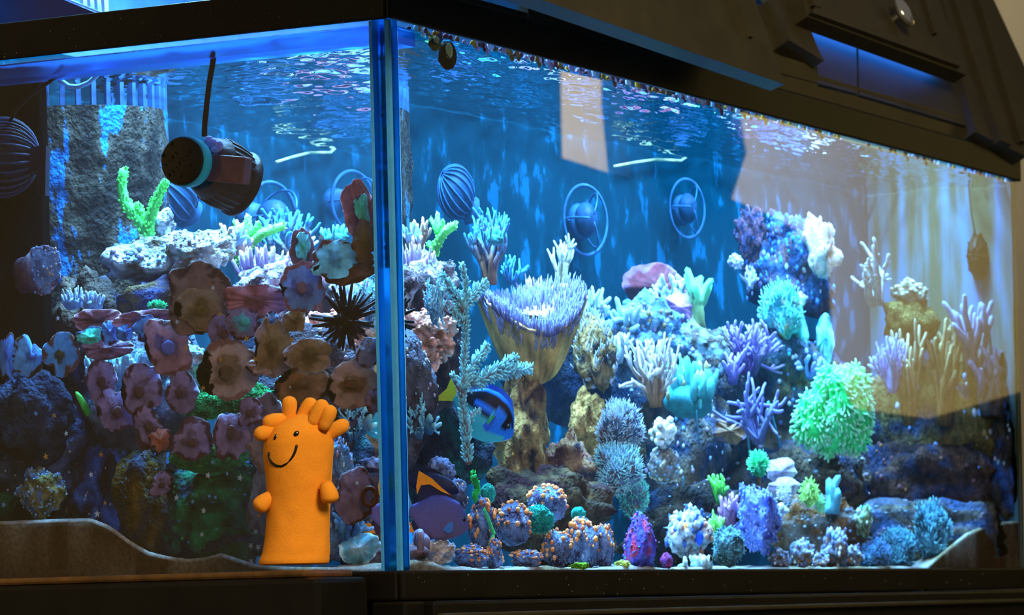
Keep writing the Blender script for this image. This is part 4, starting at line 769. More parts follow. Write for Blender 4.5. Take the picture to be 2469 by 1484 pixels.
# bottlebrush coral
bb = []
def brush(pts, r0, k, L0, seed, dep=.10):
    q = np.array([P(x, y, v=dep) for x, y in pts]); t = np.linspace(0, len(q)-1, 40); pp = np.c_[[np.interp(t, range(len(q)), q[:, i]) for i in range(3)]].T
    bb.append(tube(pp, np.linspace(r0, r0*.45, 40), 8, lin((120, 84, 76)), lin((150, 150, 170)))); rng = np.random.default_rng(seed); i = rng.integers(0, 40, k); ax_ = np.gradient(pp, axis=0)[i]; ax_ /= np.linalg.norm(ax_, axis=1)[:, None]
    d = rng.normal(0, 1, (k, 3)); d -= ax_*(d*ax_).sum(1)[:, None]; d /= np.linalg.norm(d, axis=1)[:, None]; d = d+ax_*.55+np.array([0, 0, .25]); s_ = 1-.45*i/40
    bb.append(spikes(pp[i], d, L0*s_*rng.uniform(.7, 1.25, k), .0019*np.ones(k), lin((120, 120, 130)), lin((150, 240, 250)), 5))
brush([(1128, 1120), (1122, 1060), (1116, 1000), (1112, 930), (1118, 860), (1122, 790), (1118, 720)], .0056, 700, .014, 1); brush([(1118, 760), (1100, 720), (1078, 690), (1062, 665)], .0035, 170, .014, 2); brush([(1118, 740), (1122, 690), (1112, 640)], .003, 120, .013, 3); brush([(1118, 740), (1145, 705), (1170, 685)], .003, 150, .014, 4)
brush([(1112, 930), (1150, 920), (1200, 900), (1240, 895), (1278, 890)], .0036, 330, .016, 5); brush([(1114, 920), (1140, 880), (1165, 850), (1172, 838)], .003, 170, .014, 6); brush([(1180, 905), (1215, 880), (1242, 862)], .0025, 110, .013, 7); brush([(1118, 780), (1095, 760), (1076, 730)], .003, 70, .010, 8); brush([(1112, 960), (1098, 925), (1090, 905)], .0028, 60, .010, 9); brush([(1125, 1060), (1135, 1000), (1155, 990)], .0028, 60, .009, 10)
V, Fc, C = cat_(bb); tag(mk('bottlebrush_coral', V, Fc, CORAL, C), 'tall cyan bottlebrush coral with a drooping side arm', 'coral')
C_('acropora_coral', 'cyan knobbed coral ridge climbing beside the corner seam', (972, 930, 1065, 1050), fingers(104, (60, 120, 150), (160, 240, 255), 70, .55, .1, .9), v=.12, roll=-.5)
# pink folded leather coral
C_('leather_coral', 'salmon pink folded leather coral on dark rock by the corner', (958, 742, 1108, 905), crust(rock(105, (255, 165, 140), (255, 190, 170), .5, 2.1, 4, (150, 90, 60)), 120, .07, ((250, 175, 160), (235, 150, 130), (245, 200, 200)), 4, 0), v=.15, roll=-.7, depth=.04)
# spiky bowl coral
V, Fc, C = [], [], []; nr, na = 16, 72
for side in (0, 1):
    for i in range(nr):
        q = i/(nr-1); R0 = .30+.70*q**.75; h = .78*q**1.15 if side == 0 else .62+.12*q
        for j in range(na):
            th = 2*math.pi*j/na; w_ = 1+.13*math.sin(3*th+1)+.07*math.sin(7*th)+.05*math.sin(23*th)*(1 if side == 0 else .6); V.append((R0*w_*math.cos(th), R0*w_*math.sin(th), h+.13*math.sin(2*th+.5)*q)); C.append(lin((190, 145, 80))*(1+.3*math.sin(23*th+4*q)+.4*math.sin(9*q+5*th)) if side == 0 else lin((150, 120, 140)))
for side in (0, 1):
    o = side*nr*na
    for i in range(nr-1):
        for j in range(na):
            f = (o+i*na+j, o+i*na+(j+1) % na, o+(i+1)*na+(j+1) % na, o+(i+1)*na+j); Fc.append(f if side == 0 else f[::-1])
for j in range(na): Fc.append(((nr-1)*na+j, (nr-1)*na+(j+1) % na, nr*na+(nr-1)*na+(j+1) % na, nr*na+(nr-1)*na+j))
V = np.array(V); V = np.vstack([V, [(0, 0, -.05)]]); C.append(lin((120, 96, 60)));
for j in range(na): Fc.append(((j+1) % na, j, len(V)-1))
rng = np.random.default_rng(7); K = 1500; q = np.sqrt(rng.uniform(.01, 1.06, K)); a = rng.random(K)*6.283; B = np.c_[(.30+.70*q**.75)*np.cos(a)*(1+.1*np.sin(3*a+1)), (.30+.70*q**.75)*np.sin(a)*(1+.1*np.sin(3*a+1)), .58+.14*q+.13*np.sin(2*a+.5)*q]
N_ = np.c_[np.cos(a)*q*.45, np.sin(a)*q*.45, np.ones(K)]+rng.normal(0, .1, (K, 3)); S_ = spikes(B, N_, rng.uniform(.10, .21, K), .013*np.ones(K), lin((84, 70, 110)), lin((160, 166, 225)), 5, (1.1, .9, .6))
a2 = rng.random(420)*6.283; q2 = rng.uniform(.72, 1.0, 420); w2 = (.30+.70*q2**.75)*(1+.13*np.sin(3*a2+1)); B2 = np.c_[w2*np.cos(a2), w2*np.sin(a2), .78*q2**1.15+.13*np.sin(2*a2+.5)*q2-.02]
S2 = spikes(B2, np.c_[np.cos(a2)*.8, np.sin(a2)*.8, np.ones(420)]+rng.normal(0, .12, (420, 3)), rng.uniform(.08, .15, 420), .014*np.ones(420), lin((120, 100, 110)), lin((165, 170, 230)), 5); S_ = cat_([S_, S2])
C_('table_coral', 'large bowl shaped table coral, brown sides and lavender spiked rim', (1152, 640, 1425, 935), [('bowl', V, Fc, np.array(C), CORAL), ('finger_cluster', *S_, CORAL)], v=.27, pitch=.2)
C_('plate_coral', 'ragged brown plate coral leaning behind the big bowl coral', (1375, 735, 1492, 955), hairs(rock(107, (120, 92, 50), (150, 120, 80), .4, 2.2, 4, (60, 60, 60)), 160, .3, .04, (150, 150, 170), (200, 225, 250), 4, .35), v=.33)
C_('staghorn_coral', 'white knobbed staghorn coral standing far behind the bowl coral', (1318, 562, 1392, 690), bush(108, (150, 140, 110), (235, 240, 245), 6, 3, .06, .5, .36, 2, 1.1), v=.44)
C_('acropora_coral', 'lavender spikes rising behind the bowl coral', (1240, 660, 1330, 740), fingers(109, (150, 110, 150), (220, 190, 230), 30, .8, .07, .4), v=.40)
# pale slope clutter
for lb, bx, sd, c1, c2, vv in (('pale cyan finger cluster right of the bowl coral', (1405, 690, 1475, 800), 110, (110, 140, 160), (200, 235, 250), .40), ('cyan white twiggy coral beside the brown bowl edge', (1470, 720, 1560, 840), 111, (90, 120, 140), (190, 230, 250), .42), ('blue white finger coral under the purple arch', (1540, 690, 1640, 800), 112, (80, 130, 180), (200, 230, 250), .46), ('white capped finger coral over the dark layered rock', (1570, 660, 1660, 740), 113, (130, 150, 190), (230, 240, 250), .47), ('small pale fingers on the jumbled slope', (1440, 800, 1530, 880), 114, (130, 150, 170), (215, 235, 245), .36), ('blue fingers low on the jumbled slope', (1500, 780, 1600, 850), 115, (60, 120, 170), (160, 220, 250), .40)):
    C_('finger_coral', lb, bx, bush(sd, c1, c2, 9, 2, .085, .8, .42, 3, .8), v=vv)
C_('plate_coral', 'arched reddish purple plate coral at the back of the tank', (1500, 632, 1690, 760), disc(116, (84, 36, 46), (104, 46, 56), (120, 84, 120), ruf=.3, lobes=5, cup=.6, lump=.2), v=.52, depth=.05)
C_('plate_coral', 'lilac plate coral leaning on the dark layered rock', (1595, 700, 1690, 790), disc(117, (150, 100, 150), (170, 120, 180), (190, 160, 210), ruf=.3, lobes=4, cup=.3), v=.42, depth=.04)
C_('finger_coral', 'pair of tall yellow green finger corals', (1650, 648, 1722, 800), bush(118, (110, 110, 70), (120, 240, 160), 6, 2, .09, .35, .5, 2, 1.6), v=.40)
C_('acropora_coral', 'purple bushy coral below the teal ruffled coral', (1715, 770, 1895, 910), bush(119, (84, 70, 130), (165, 150, 230), 18, 3, .045, .9, .34, 3, .8), v=.33)
C_('acropora_coral', 'small violet coral under the purple bushy one', (1740, 840, 1800, 930), bush(120, (96, 84, 150), (180, 165, 240), 8, 2, .07, .7, .4, 3, .8), v=.3)
C_('acropora_coral', 'brown bushy coral with white finger tips', (1492, 800, 1642, 985), bush(121, (130, 84, 50), (235, 240, 250), 18, 3, .05, .75, .36, 3, .9), v=.26)
C_('cauliflower_coral', 'turquoise clumped coral beside the white tipped bush', (1598, 850, 1735, 1010), crust(fingers(122, (40, 120, 130), (110, 225, 225), 60, .5, .14, 1.0), 60, .1, ((190, 230, 230), (90, 200, 210), (150, 130, 90)), 7, 0), v=.28)
C_('ruffled_coral', 'teal ruffled coral draped over the reef peak', (1825, 665, 1945, 830), hairs(rock(123, (50, 130, 140), (90, 190, 200), .35, 1.6, 4, (140, 120, 60)), 260, .3, .045, (50, 140, 150), (140, 215, 220), 3, -.3, lean=(0, 0, .5)), v=.33)
C_('polyp_coral', 'white tuft coral hanging off the reef peak, upper', (1752, 610, 1792, 652), crust(rock(124, (190, 195, 235), (235, 235, 250), .25, 2, 3), 40, .2, ((230, 235, 255), (190, 190, 240)), 2, None), v=.43)
C_('polyp_coral', 'white branching tuft below the hanging round one', (1782, 640, 1830, 700), bush(125, (170, 180, 220), (235, 240, 255), 7, 2, .1, .9, .4, 3, .6), v=.42)
C_('polyp_coral', 'bright white tuft coral on the shaded slope of the peak', (1905, 702, 1945, 745), crust(rock(126, (220, 230, 240), (250, 250, 255), .3, 2, 3), 20, .2, ((250, 250, 255),), 2, None), v=.31)
for k, (bx, c) in enumerate((((1915, 760, 1950, 860), (80, 200, 220)), ((1968, 755, 2012, 880), (90, 200, 210)))):
    C_('leaf_coral', 'turquoise leaf shaped coral lobe under the reef peak', bx, disc(127+k, c, (140, 225, 235), (60, 130, 150), ruf=.2, lobes=3, cup=.3, lump=.12), v=.30, depth=.02, group='turquoise leaf lobes')
C_('acropora_coral', 'periwinkle sprig above the green hanging coral', (1915, 840, 2000, 920), bush(129, (80, 110, 190), (170, 185, 250), 8, 2, .09, .9, .4, 3, .6), v=.28)
# spiked purple gorgonian
C_('gorgonian', 'slate purple coral with long pointed arms', (1715, 895, 1900, 1075), bush(130, (84, 90, 140), (130, 130, 205), 6, 3, .065, 1.1, .5, 2, .6), v=.24)
C_('leather_coral', 'brown leather skirt under the slate purple coral', (1715, 1010, 1800, 1075), disc(131, (110, 84, 60), (130, 96, 70), (90, 80, 110), ruf=.3, lobes=5, cup=.3), v=.25, depth=.04)
for k, (x0, y0, x1, y1, w_) in enumerate(((1800, 1040, 1812, 1150, 5), (1678, 990, 1684, 1070, 3), (1645, 1150, 1650, 1235, 3), (1850, 970, 1880, 1080, 6))):
    V, Fc, C = pth([(x0, y0), (x1, y1)], w_*.0006, w_*.0005, (60, 130, 160), (40, 100, 130), .24, which='v'); tag(mk('sea_whip', V, Fc, CORAL, C), 'thin blue sea whip hanging before the dim rock wall', 'sea whip', 'blue sea whips')
# blue hairy polyp column: three lumps
for lb, bx, sd, c1, c2, vv in (('pale blue woolly polyp coral, top lump of the column', (1432, 955, 1562, 1100), 132, (130, 165, 190), (235, 250, 255), .20), ('teal tinged woolly polyp coral, middle lump of the column', (1424, 1060, 1560, 1205), 133, (90, 165, 170), (210, 250, 245), .185), ('small green blue woolly polyp coral at the column foot', (1490, 1130, 1568, 1255), 134, (50, 140, 130), (130, 235, 205), .19)):
    C_('woolly_coral', lb, bx, hairs(rock(sd, (70, 84, 110), (110, 120, 140), .25, 1.6, 4, (110, 70, 60)), 1100, .3, .022, c1, c2, sd, None, lean=(0, -.1, .55), jit=.3), v=vv)
C_('brain_coral', 'glaring white knobbed coral lump beside the woolly column', (1562, 1003, 1632, 1085), crust(rock(135, (235, 240, 235), (250, 250, 245), .25, 1.8, 4, (150, 140, 100)), 26, .28, ((250, 250, 245), (240, 250, 240)), 3, None), v=.19)
C_('crust_coral', 'brown grey knobbed crust under the white lump', (1560, 1075, 1640, 1170), crust(rock(136, (110, 96, 80), (150, 150, 160), .3, 2, 4), 60, .1, ((190, 180, 150), (130, 170, 210)), 3, None), v=.2)
# fluorescent green hanging coral
ga, gb = rock(137, (40, 220, 110), (90, 250, 150), .3, 1.3, 4)[0], rock(138, (30, 200, 100), (70, 240, 130), .3, 1.4, 3)[0]
Vg, Fg, Cg = cat_([(ga[1]*np.array([.78, .78, 1.12])+np.array([.3, 0, .12]), ga[2], ga[3]), (gb[1]*np.array([.5, .5, .7])+np.array([-.55, -.1, -.15]), gb[2], gb[3])])
C_('frogspawn_coral', 'large glowing green coral with drooping tentacles', (1905, 862, 2118, 1118), hairs([('body', Vg, Fg, Cg, FLESH)], 1300, .2, .042, (40, 235, 120), (190, 255, 220), 5, None, lean=(0, -.15, -.55), jit=.3), v=.17)
# tall finger corals at the far end
for lb, bx, sd, c1, c2, vv in (('lavender bush coral beside the tall brown fingers', (2092, 800, 2188, 950), 140, (96, 110, 170), (165, 180, 250), .17), ('tall brown finger coral with pale green tips', (2150, 770, 2240, 1030), 141, (110, 80, 46), (150, 140, 110), .15), ('wide brown finger coral by the end pane', (2220, 760, 2330, 1030), 142, (110, 76, 40), (140, 126, 90), .14), ('pale blue finger coral against the end pane', (2275, 720, 2400, 900), 143, (90, 86, 80), (130, 145, 190), .11), ('blue white finger coral low by the end pane', (2330, 840, 2440, 1010), 144, (84, 80, 76), (120, 140, 190), .08)):
    C_('finger_coral', lb, bx, bush(sd, c1, c2, 9 if sd > 140 else 20, 2 if sd > 140 else 3, .06, .45, .5, 3, 1.5), v=vv)
C_('staghorn_coral', 'white curling staghorn beside the pink crag', (2050, 578, 2152, 740), bush(145, (110, 116, 120), (160, 170, 180), 4, 3, .05, .6, .4, 2, 1.0), v=.26)
C_('cauliflower_coral', 'pale crusted knob on the ledge by the end pane', (2145, 670, 2240, 745), crust(rock(146, (100, 92, 70), (130, 136, 126), .3, 2, 4), 60, .12, ((200, 220, 215), (215, 190, 170)), 3, 0), v=.22)
R_('olive ledge below the pale crusted knob', (2130, 715, 2270, 860), (70, 60, 28), (96, 84, 42), 147, None, .25, 1.8, v=.21, depth=.06)

# orange speckled mounds at the front
ML = ['orange bumped mound coral, highest, behind the teal brain coral', 'orange bumped mound coral between teal brain coral and green strand', 'orange bumped mound coral behind the green algae strand', 'orange bumped mound coral right below the teal brain coral', 'tall orange bumped mound coral before the small teal knob', 'outermost orange bumped mound coral next to the purple red cone', 'narrow orange bumped mound coral at the foot of the green strand', 'low orange bumped mound coral under the dusky purple fish', 'flat orange bumped mound coral at the bottom glass edge']
OG = 'grey blue mound corals with orange bumps'
for bx, sd, vv in (((1268, 1165, 1372, 1265), 151, .10), ((1185, 1205, 1285, 1320), 152, .075), ((1125, 1195, 1200, 1330), 153, .09), ((1302, 1272, 1384, 1376), 154, .045), ((1362, 1245, 1450, 1376), 155, .07), ((1425, 1262, 1482, 1374), 156, .05), ((1170, 1295, 1215, 1374), 157, .05), ((1090, 1310, 1180, 1376), 158, .05), ((1225, 1325, 1310, 1376), 159, .035)):
    pr2 = crust(hairs(rock(sd, (84, 104, 150), (120, 140, 185), .18, 1.4, 4, (70, 60, 90)), 400, .08, .03, (90, 110, 160), (150, 180, 225), sd, None), 60, .105, ((255, 150, 80), (240, 165, 110), (205, 110, 70)), sd, .0, name='nodule_cover', s=2)
    C_('mound_coral', ML[sd-151], bx, pr2, v=vv, group=OG)
for lb, bx, sd, vv in (('round teal brain coral among the orange speckled mounds', (1262, 1214, 1338, 1290), 161, .06), ('small teal coral knob behind the orange speckled mounds', (1375, 1222, 1412, 1262), 162, .09), ('dark teal coral dome below the bottlebrush stem', (1155, 1165, 1195, 1215), 163, .13)):
    C_('brain_coral', lb, bx, hairs(rock(sd, (16, 120, 110), (30, 160, 140), .14, 1.5, 4), 500, .12, .035, (16, 120, 110), (60, 200, 175), sd, None), v=vv)
gz = cat_([pth([(1140, 1150), (1150, 1180), (1142, 1200), (1155, 1220)], .006, .004, (10, 130, 60), (40, 200, 80), .10, which='v', bump=60), pth([(1165, 1230), (1178, 1260), (1190, 1290), (1178, 1315)], .003, .0025, (60, 190, 140), (80, 240, 120), .06, which='v', bump=40)])
tag(mk('algae', gz[0], gz[1], CORAL, gz[2]), 'bright green algae strand beside the orange speckled mounds', 'algae')
# red cone with green dots
cn = rock(164, (90, 70, 170), (80, 96, 210), .12, 1.5, 4, (190, 60, 80)); nm_, Vc, Fc, Cc, mt = cn[0]; Vc = Vc*np.c_[1.05-.62*(Vc[:, 2]+1)/2, 1.05-.62*(Vc[:, 2]+1)/2, np.full(len(Vc), 1.25)]
C_('chalice_coral', 'purple red cone coral covered in green dots', (1500, 1232, 1584, 1376), crust(crust([(nm_, Vc, Fc, Cc, mt)], 120, .07, ((96, 96, 200), (130, 80, 150)), 3, None, name='polyp_cover'), 50, .035, ((60, 230, 110),), 9, None, name='nodule_cover'), v=.04)
C_('chalice_coral', 'small magenta cone beside the purple red one', (1590, 1332, 1622, 1376), rock(165, (150, 50, 90), (100, 70, 160), .2, 1.6, 3), v=.03)
C_('zoanthid_coral', 'cluster of yellow button polyps at the foot of the cone', (1478, 1350, 1520, 1376), crust(rock(166, (150, 150, 50), (190, 190, 90), .2, 2, 3), 36, .2, ((225, 220, 110), (190, 225, 120)), 3, None), v=.025)
C_('algae', 'yellow green algae patch under the last orange mound', (1368, 1356, 1425, 1376), crust(rock(167, (60, 120, 20), (110, 160, 30), .2, 2, 3), 24, .16, ((220, 220, 110), (110, 170, 40)), 3, None), v=.022)
st_ = sm['white'].copy(); COL.objects.link(st_); st_.location = P(1404, 1342, v=T+.002); st_.scale = (9*m1,)*3; st_.rotation_euler = (.3, 0, math.pi/2); tag(st_, 'white little starfish on the long pane before the orange mounds', 'starfish'); del st_['group']
C_('crumb_coral', 'white and blue crumbly coral head with an orange fleck', (1602, 1212, 1722, 1350), crust(rock(168, (130, 140, 160), (215, 225, 235), .35, 2, 4), 130, .1, ((240, 245, 250), (170, 200, 230), (60, 90, 160), (200, 130, 110)), 3, -.4, stretch=1.6)+[('orange_fleck', *blobs([(-.1, -1.0, .1)], np.array([[.12, .1, .3]]), lin((250, 160, 60)), 2), CORAL), ('blue_fleck', *blobs([(.6, -.8, -.25)], np.array([[.2, .15, .35]]), lin((40, 90, 220)), 2), CORAL)], v=.08)
C_('leather_coral', 'white frilled coral clump at the bottom glass edge', (1660, 1335, 1722, 1378), fingers(169, (150, 200, 210), (235, 250, 250), 30, .5, .18, .9), v=.03)
C_('leather_coral', 'single pale finger at the bottom glass edge', (1632, 1342, 1658, 1377), fingers(170, (150, 190, 210), (215, 240, 250), 3, .9, .4, .2), v=.03)
# green and lilac bushes
for lb, bx, sd, c1, c2, vv in (('leafy green sprig coral before the dim wall', (1706, 1142, 1758, 1218), 171, (40, 130, 50), (110, 245, 90), .16), ('lime green sprig coral lower by the bottom', (1705, 1228, 1748, 1318), 172, (60, 150, 60), (150, 250, 120), .09), ('mauve twig coral beside the ruffled blue coral', (1728, 1185, 1785, 1275), 173, (110, 70, 100), (190, 150, 200), .12)):
    C_('sprig_coral', lb, bx, bush(sd, c1, c2, 8, 2, .1, .8, .4, 3, .8), v=vv)
C_('torch_coral', 'green feathery coral on a stalk above the ruffled coral', (1798, 1082, 1860, 1172), hairs(rock(174, (20, 140, 80), (40, 190, 110), .15, 1.5, 3), 260, .55, .05, (20, 190, 100), (130, 255, 190), 3, -.4, lean=(0, 0, .1))+[('stalk', *tube([(0, 0, -1.7), (0, 0, -.4)], [.25, .3], 10, lin((110, 80, 50))), FLESH)], v=.15)
C_('mushroom_coral', 'pale mauve mushroom cap beside the green feathery coral', (1848, 1103, 1922, 1170), disc(175, (150, 140, 165), (180, 175, 205), (200, 195, 225), ruf=.15, lobes=3, cup=.7), v=.15, depth=.03)
C_('mushroom_coral', 'second mauve mushroom cap, lower and half hidden', (1846, 1150, 1930, 1210), disc(176, (130, 120, 150), (160, 155, 190), (190, 185, 220), ruf=.2, lobes=4, cup=.5), v=.13, depth=.03)
for lb, bx, sd, c1, c2, vv in (('white drooping tentacle polyp below the mauve caps', (1868, 1158, 1910, 1216), 177, (180, 190, 200), (245, 250, 250), .10), ('yellow green drooping tentacle polyp', (1922, 1145, 1978, 1225), 178, (110, 180, 60), (200, 250, 150), .10), ('pale green tentacle polyp on the rubble', (1962, 1185, 1992, 1240), 179, (90, 190, 120), (170, 250, 190), .09)):
    C_('torch_coral', lb, bx, hairs(rock(sd, c1, c2, .15, 1.5, 3), 220, .7, .06, c1, c2, 3, -.2, lean=(-.1, -.1, -.7)), v=vv)
C_('shell', 'white peaked shell on the rubble', (1868, 1212, 1902, 1242), fingers(180, (190, 215, 225), (250, 250, 250), 4, .5, .6, .4), v=.08)
C_('finger_coral', 'pale turquoise pointed finger coral', (1985, 1145, 2030, 1242), bush(181, (90, 160, 180), (130, 220, 235), 4, 2, .16, .3, .5, 2, 1.6), v=.10)
# ruffled lavender blue coral
rb_ = rock(182, (84, 104, 200), (130, 150, 240), .3, 1.4, 5, (50, 60, 150)); nm_, Vc, Fc, Cc, mt = rb_[0]; Vc = Vc*(1+.16*np.sin(6*Vc[:, :1]+3*Vc[:, 2:3])*np.cos(5*Vc[:, 2:3]+2*Vc[:, :1]))
C_('ruffled_coral', 'lavender blue ruffled leather coral near the bottom', (1768, 1162, 1888, 1345), hairs([(nm_, Vc, Fc, Cc, FLESH)], 420, .10, .05, (110, 130, 220), (150, 180, 250), 4, None, lean=(0, 0, 0)), v=.07)
C_('crust_coral', 'teal grey crust coral below the lime sprig', (1715, 1265, 1800, 1376), hairs(rock(183, (60, 90, 100), (100, 140, 150), .3, 1.8, 4), 300, .2, .04, (60, 110, 120), (130, 190, 200), 3, None), v=.055)
for bx, sd in (((1900, 1295, 1965, 1376), 184), ((1975, 1270, 2045, 1376), 185), ((2030, 1310, 2085, 1376), 186), ((1850, 1320, 1905, 1376), 187), ((1955, 1330, 2000, 1376), 188)):
    C_('crumb_coral', 'small blue white crumbly coral in the rubble row', bx, crust(rock(sd, (100, 110, 130), (150, 160, 180), .35, 2, 4, (150, 100, 60)), 70, .12, ((215, 235, 250), (130, 180, 230), (110, 120, 170)), sd, -.4, stretch=1.4), v=.05, group='rubble row crumbs')
C_('polyp_coral', 'white crested little coral on a brown stub', (2058, 1215, 2104, 1300), crust(rock(189, (110, 110, 60), (150, 170, 150), .3, 2, 4), 40, .2, ((220, 245, 250), (120, 220, 190)), 3, .2), v=.07)
for lb, bx, sd, c2, vv in (('tall turquoise bushy coral by the sand bank', (2200, 1195, 2300, 1376), 190, (140, 220, 240), .075), ('lower turquoise bushy coral left of the tall one', (2115, 1265, 2215, 1376), 191, (120, 200, 225), .06), ('blue bushy coral at the foot of the sand bank', (2075, 1295, 2150, 1377), 192, (120, 160, 235), .045)):
    C_('woolly_coral', lb, bx, hairs(rock(sd, (50, 100, 120), (80, 130, 160), .35, 1.6, 4), 500, .28, .045, (60, 130, 150), c2, sd, -.5, lean=(0, 0, .6)), v=vv)

# mound corals next to the corner, behind the fish
C_('mound_coral', 'blue grey pitted mound coral above the orange finned fish', (1025, 1100, 1100, 1178), crust(rock(193, (90, 110, 160), (130, 150, 200), .25, 2.2, 4), 70, .1, ((130, 160, 220), (80, 90, 130)), 3, None), v=.10)
C_('mound_coral', 'dark mound coral with pale bumps behind the orange finned fish', (1060, 1150, 1130, 1260), crust(rock(194, (60, 60, 84), (90, 96, 130), .2, 2, 4), 40, .1, ((190, 150, 120), (110, 140, 200)), 3, None), v=.13)
C_('barnacle', 'grey tube barnacle with two open mouths near the corner', (980, 1276, 1036, 1350), fingers(195, (120, 100, 120), (150, 150, 190), 7, .8, .32, .3, taper=(1, 1, .95)), v=.035)
C_('crumb_coral', 'pale blue crumbs beside the barnacle', (1030, 1300, 1075, 1350), fingers(196, (100, 160, 200), (190, 235, 250), 26, .5, .2, .9), v=.05)
for bx, sd, lb in (((1062, 1196, 1092, 1240), 197, 'a'),): pass

# ------------------------------------------------------------------ fish
def fish(name, label, cx, cy, ang, Lpx, Hpx, v, colf, fins, flip=1, thick=.16, eye=(0, 0), prof=None, eyec=(8, 8, 12), air=False):
    """authored in pixels: s along the body (0 snout .. 1 tail root), fitted into the plane facing the glass"""
    p, e, a, mx, mz = frame(cx, cy, v=v); ca, sa = math.cos(ang), math.sin(ang); o = empty(name, tuple(p), label, 'fish')
    def W(x, y, d): xr, yr = x*ca-y*sa, x*sa+y*ca; return p+e*xr*mx+UP*(-yr)*mz+a*d*mz
    ns, na = 44, 28; V, C = [], []
    top = np.array(prof[0]); bot = np.array(prof[1]); ss = np.linspace(0, 1, ns)
    tp = np.interp(ss, top[:, 0], top[:, 1]); bt = np.interp(ss, bot[:, 0], bot[:, 1])
    k_ = np.array([1, 2, 3, 2, 1])/9.; tp[2:-2] = np.convolve(tp, k_, 'valid'); bt[2:-2] = np.convolve(bt, k_, 'valid')
    for i, s in enumerate(ss):
        c, h = (tp[i]+bt[i])/2*Hpx, (bt[i]-tp[i])/2*Hpx; th_ = thick*Lpx*(math.sin(min(1, s*1.6+.05)*math.pi/2))*(1-.75*s)
        for j in range(na):
            q = 2*math.pi*j/na; y = c+h*math.sin(q); x = (.5-s)*Lpx*flip; V.append(W(x, y, th_*math.cos(q))); C.append(colf(s, math.sin(q)))
    Fc = [(i*na+j, i*na+(j+1) % na, (i+1)*na+(j+1) % na, (i+1)*na+j) for i in range(ns-1) for j in range(na)]+[tuple(range(na-1, -1, -1)), tuple((ns-1)*na+j for j in range(na))]
    mk('body', V, Fc, FISH, C, o)
    for nm, poly, col, off in fins:                     # poly in (s, t) body units, t in half heights
        q = [((.5-s)*Lpx*flip, t*Hpx) for s, t in poly]; m = len(q); V = [W(x, y, off+1.3) for x, y in q]+[W(x, y, off-1.3) for x, y in q]
        Fc = [tuple(range(m)), tuple(range(2*m-1, m-1, -1))]+[(i, i+m, (i+1) % m+m, (i+1) % m) for i in range(m)]
        f = mk(nm, V, Fc, FISH, lin(col), o, smooth=False)
    x, y = (.5-eye[0])*Lpx*flip, eye[1]*Hpx; V, Fc = ico(2); r_ = .055*Hpx; i = int(eye[0]*(ns-1)); dz = thick*Lpx*(math.sin(min(1, eye[0]*1.6+.05)*math.pi/2))*(1-.75*eye[0])*.75
    mk('eye', W(x, y, -dz)+V*r_*mz, Fc, INK, None, o); V, Fc = ico(1); mk('eye_glint', W(x-2, y-2, -dz-r_*.9)+V*r_*.25*mz, Fc, SEAMW, np.array([.8, .95, 1]), o)
    return o
def tang(s, t):
    b = lin((20, 120, 235)); k = lin((4, 10, 28)); tl = lin((60, 185, 200))
    if s < .08 and t > -.5: return b
    if t < -.86: return b
    if s < .45 and t < -.62+.2*s and s > .06: return k
    if .10 < s < .22 and t < .15: return k if s > .13+.0*t else b
    if s >= .4:
        if t < -.42: return k
        if ((s-.58)/.15)**2+((t+.22)/.2)**2 < 1: return b
        if t < .18 and s > .42: return k
        return tl
    if t > .45: return tl
    return b
pf = ([(0, -.02), (.06, -.16), (.15, -.33), (.3, -.46), (.5, -.5), (.7, -.44), (.9, -.2), (1, -.09)], [(0, .04), (.06, .15), (.15, .26), (.3, .38), (.5, .44), (.7, .38), (.9, .18), (1, .09)])
fish('blue_tang', 'blue and black tang peering out behind the bottlebrush coral', 1166, 1004, .62, 165, 140, .13, tang,
     [('dorsal_fin', [(.18, -.36), (.3, -.52), (.5, -.58), (.7, -.52), (.9, -.28), (.88, -.2), (.7, -.42), (.5, -.48), (.3, -.44)], (30, 100, 240), 0), ('pectoral_fin', [(.36, -.12), (.42, -.02), (.44, .16), (.34, .2), (.33, .02)], (30, 90, 210), -16), ('tail_fin', [(.97, -.09), (1.22, -.3), (1.16, 0), (1.22, .3), (.97, .09)], (190, 190, 40), 0), ('pectoral_stripe', [(.37, -.12), (.41, -.08), (.42, .06), (.385, .1)], (50, 170, 90), -18)], eye=(.13, -.1), prof=pf)
def brist(s, t):
    c = mixc(lin((60, 70, 150)), lin((120, 104, 150)), np.array([.5+.5*t]))[0]; return c if s > .2 else c*.85+lin((70, 100, 170))*.15
fish('bristletooth_fish', 'dusky purple fish with orange edged fins near the corner', 1058, 1252, .30, 150, 118, .035, brist,
     [('dorsal_fin', [(.2, -.38), (.4, -.52), (.6, -.6), (.8, -.72), (1.0, -.78), (.96, -.5), (.9, -.2), (.7, -.4), (.4, -.46)], (30, 30, 70), 0), ('dorsal_edge', [(.42, -.53), (.6, -.62), (.8, -.75), (1.03, -.82), (1.0, -.5), (.95, -.34), (.93, -.55), (.8, -.62), (.6, -.55)], (250, 140, 20), -.6), ('anal_fin', [(.45, .4), (.6, .47), (.8, .42), (.93, .36), (.9, .16), (.6, .38)], (36, 34, 70), 0), ('anal_edge', [(.82, .42), (1.0, .46), (1.06, .3), (.93, .24)], (250, 140, 30), -.6), ('tail_fin', [(.97, -.09), (1.14, -.42), (1.2, -.3), (1.1, 0), (1.2, .36), (1.12, .4), (.97, .09)], (90, 190, 245), 0), ('pectoral_fin', [(.28, -.02), (.24, .16), (.3, .24), (.4, .2), (.36, .05)], (60, 130, 220), -16)], eye=(.11, -.14), prof=pf)
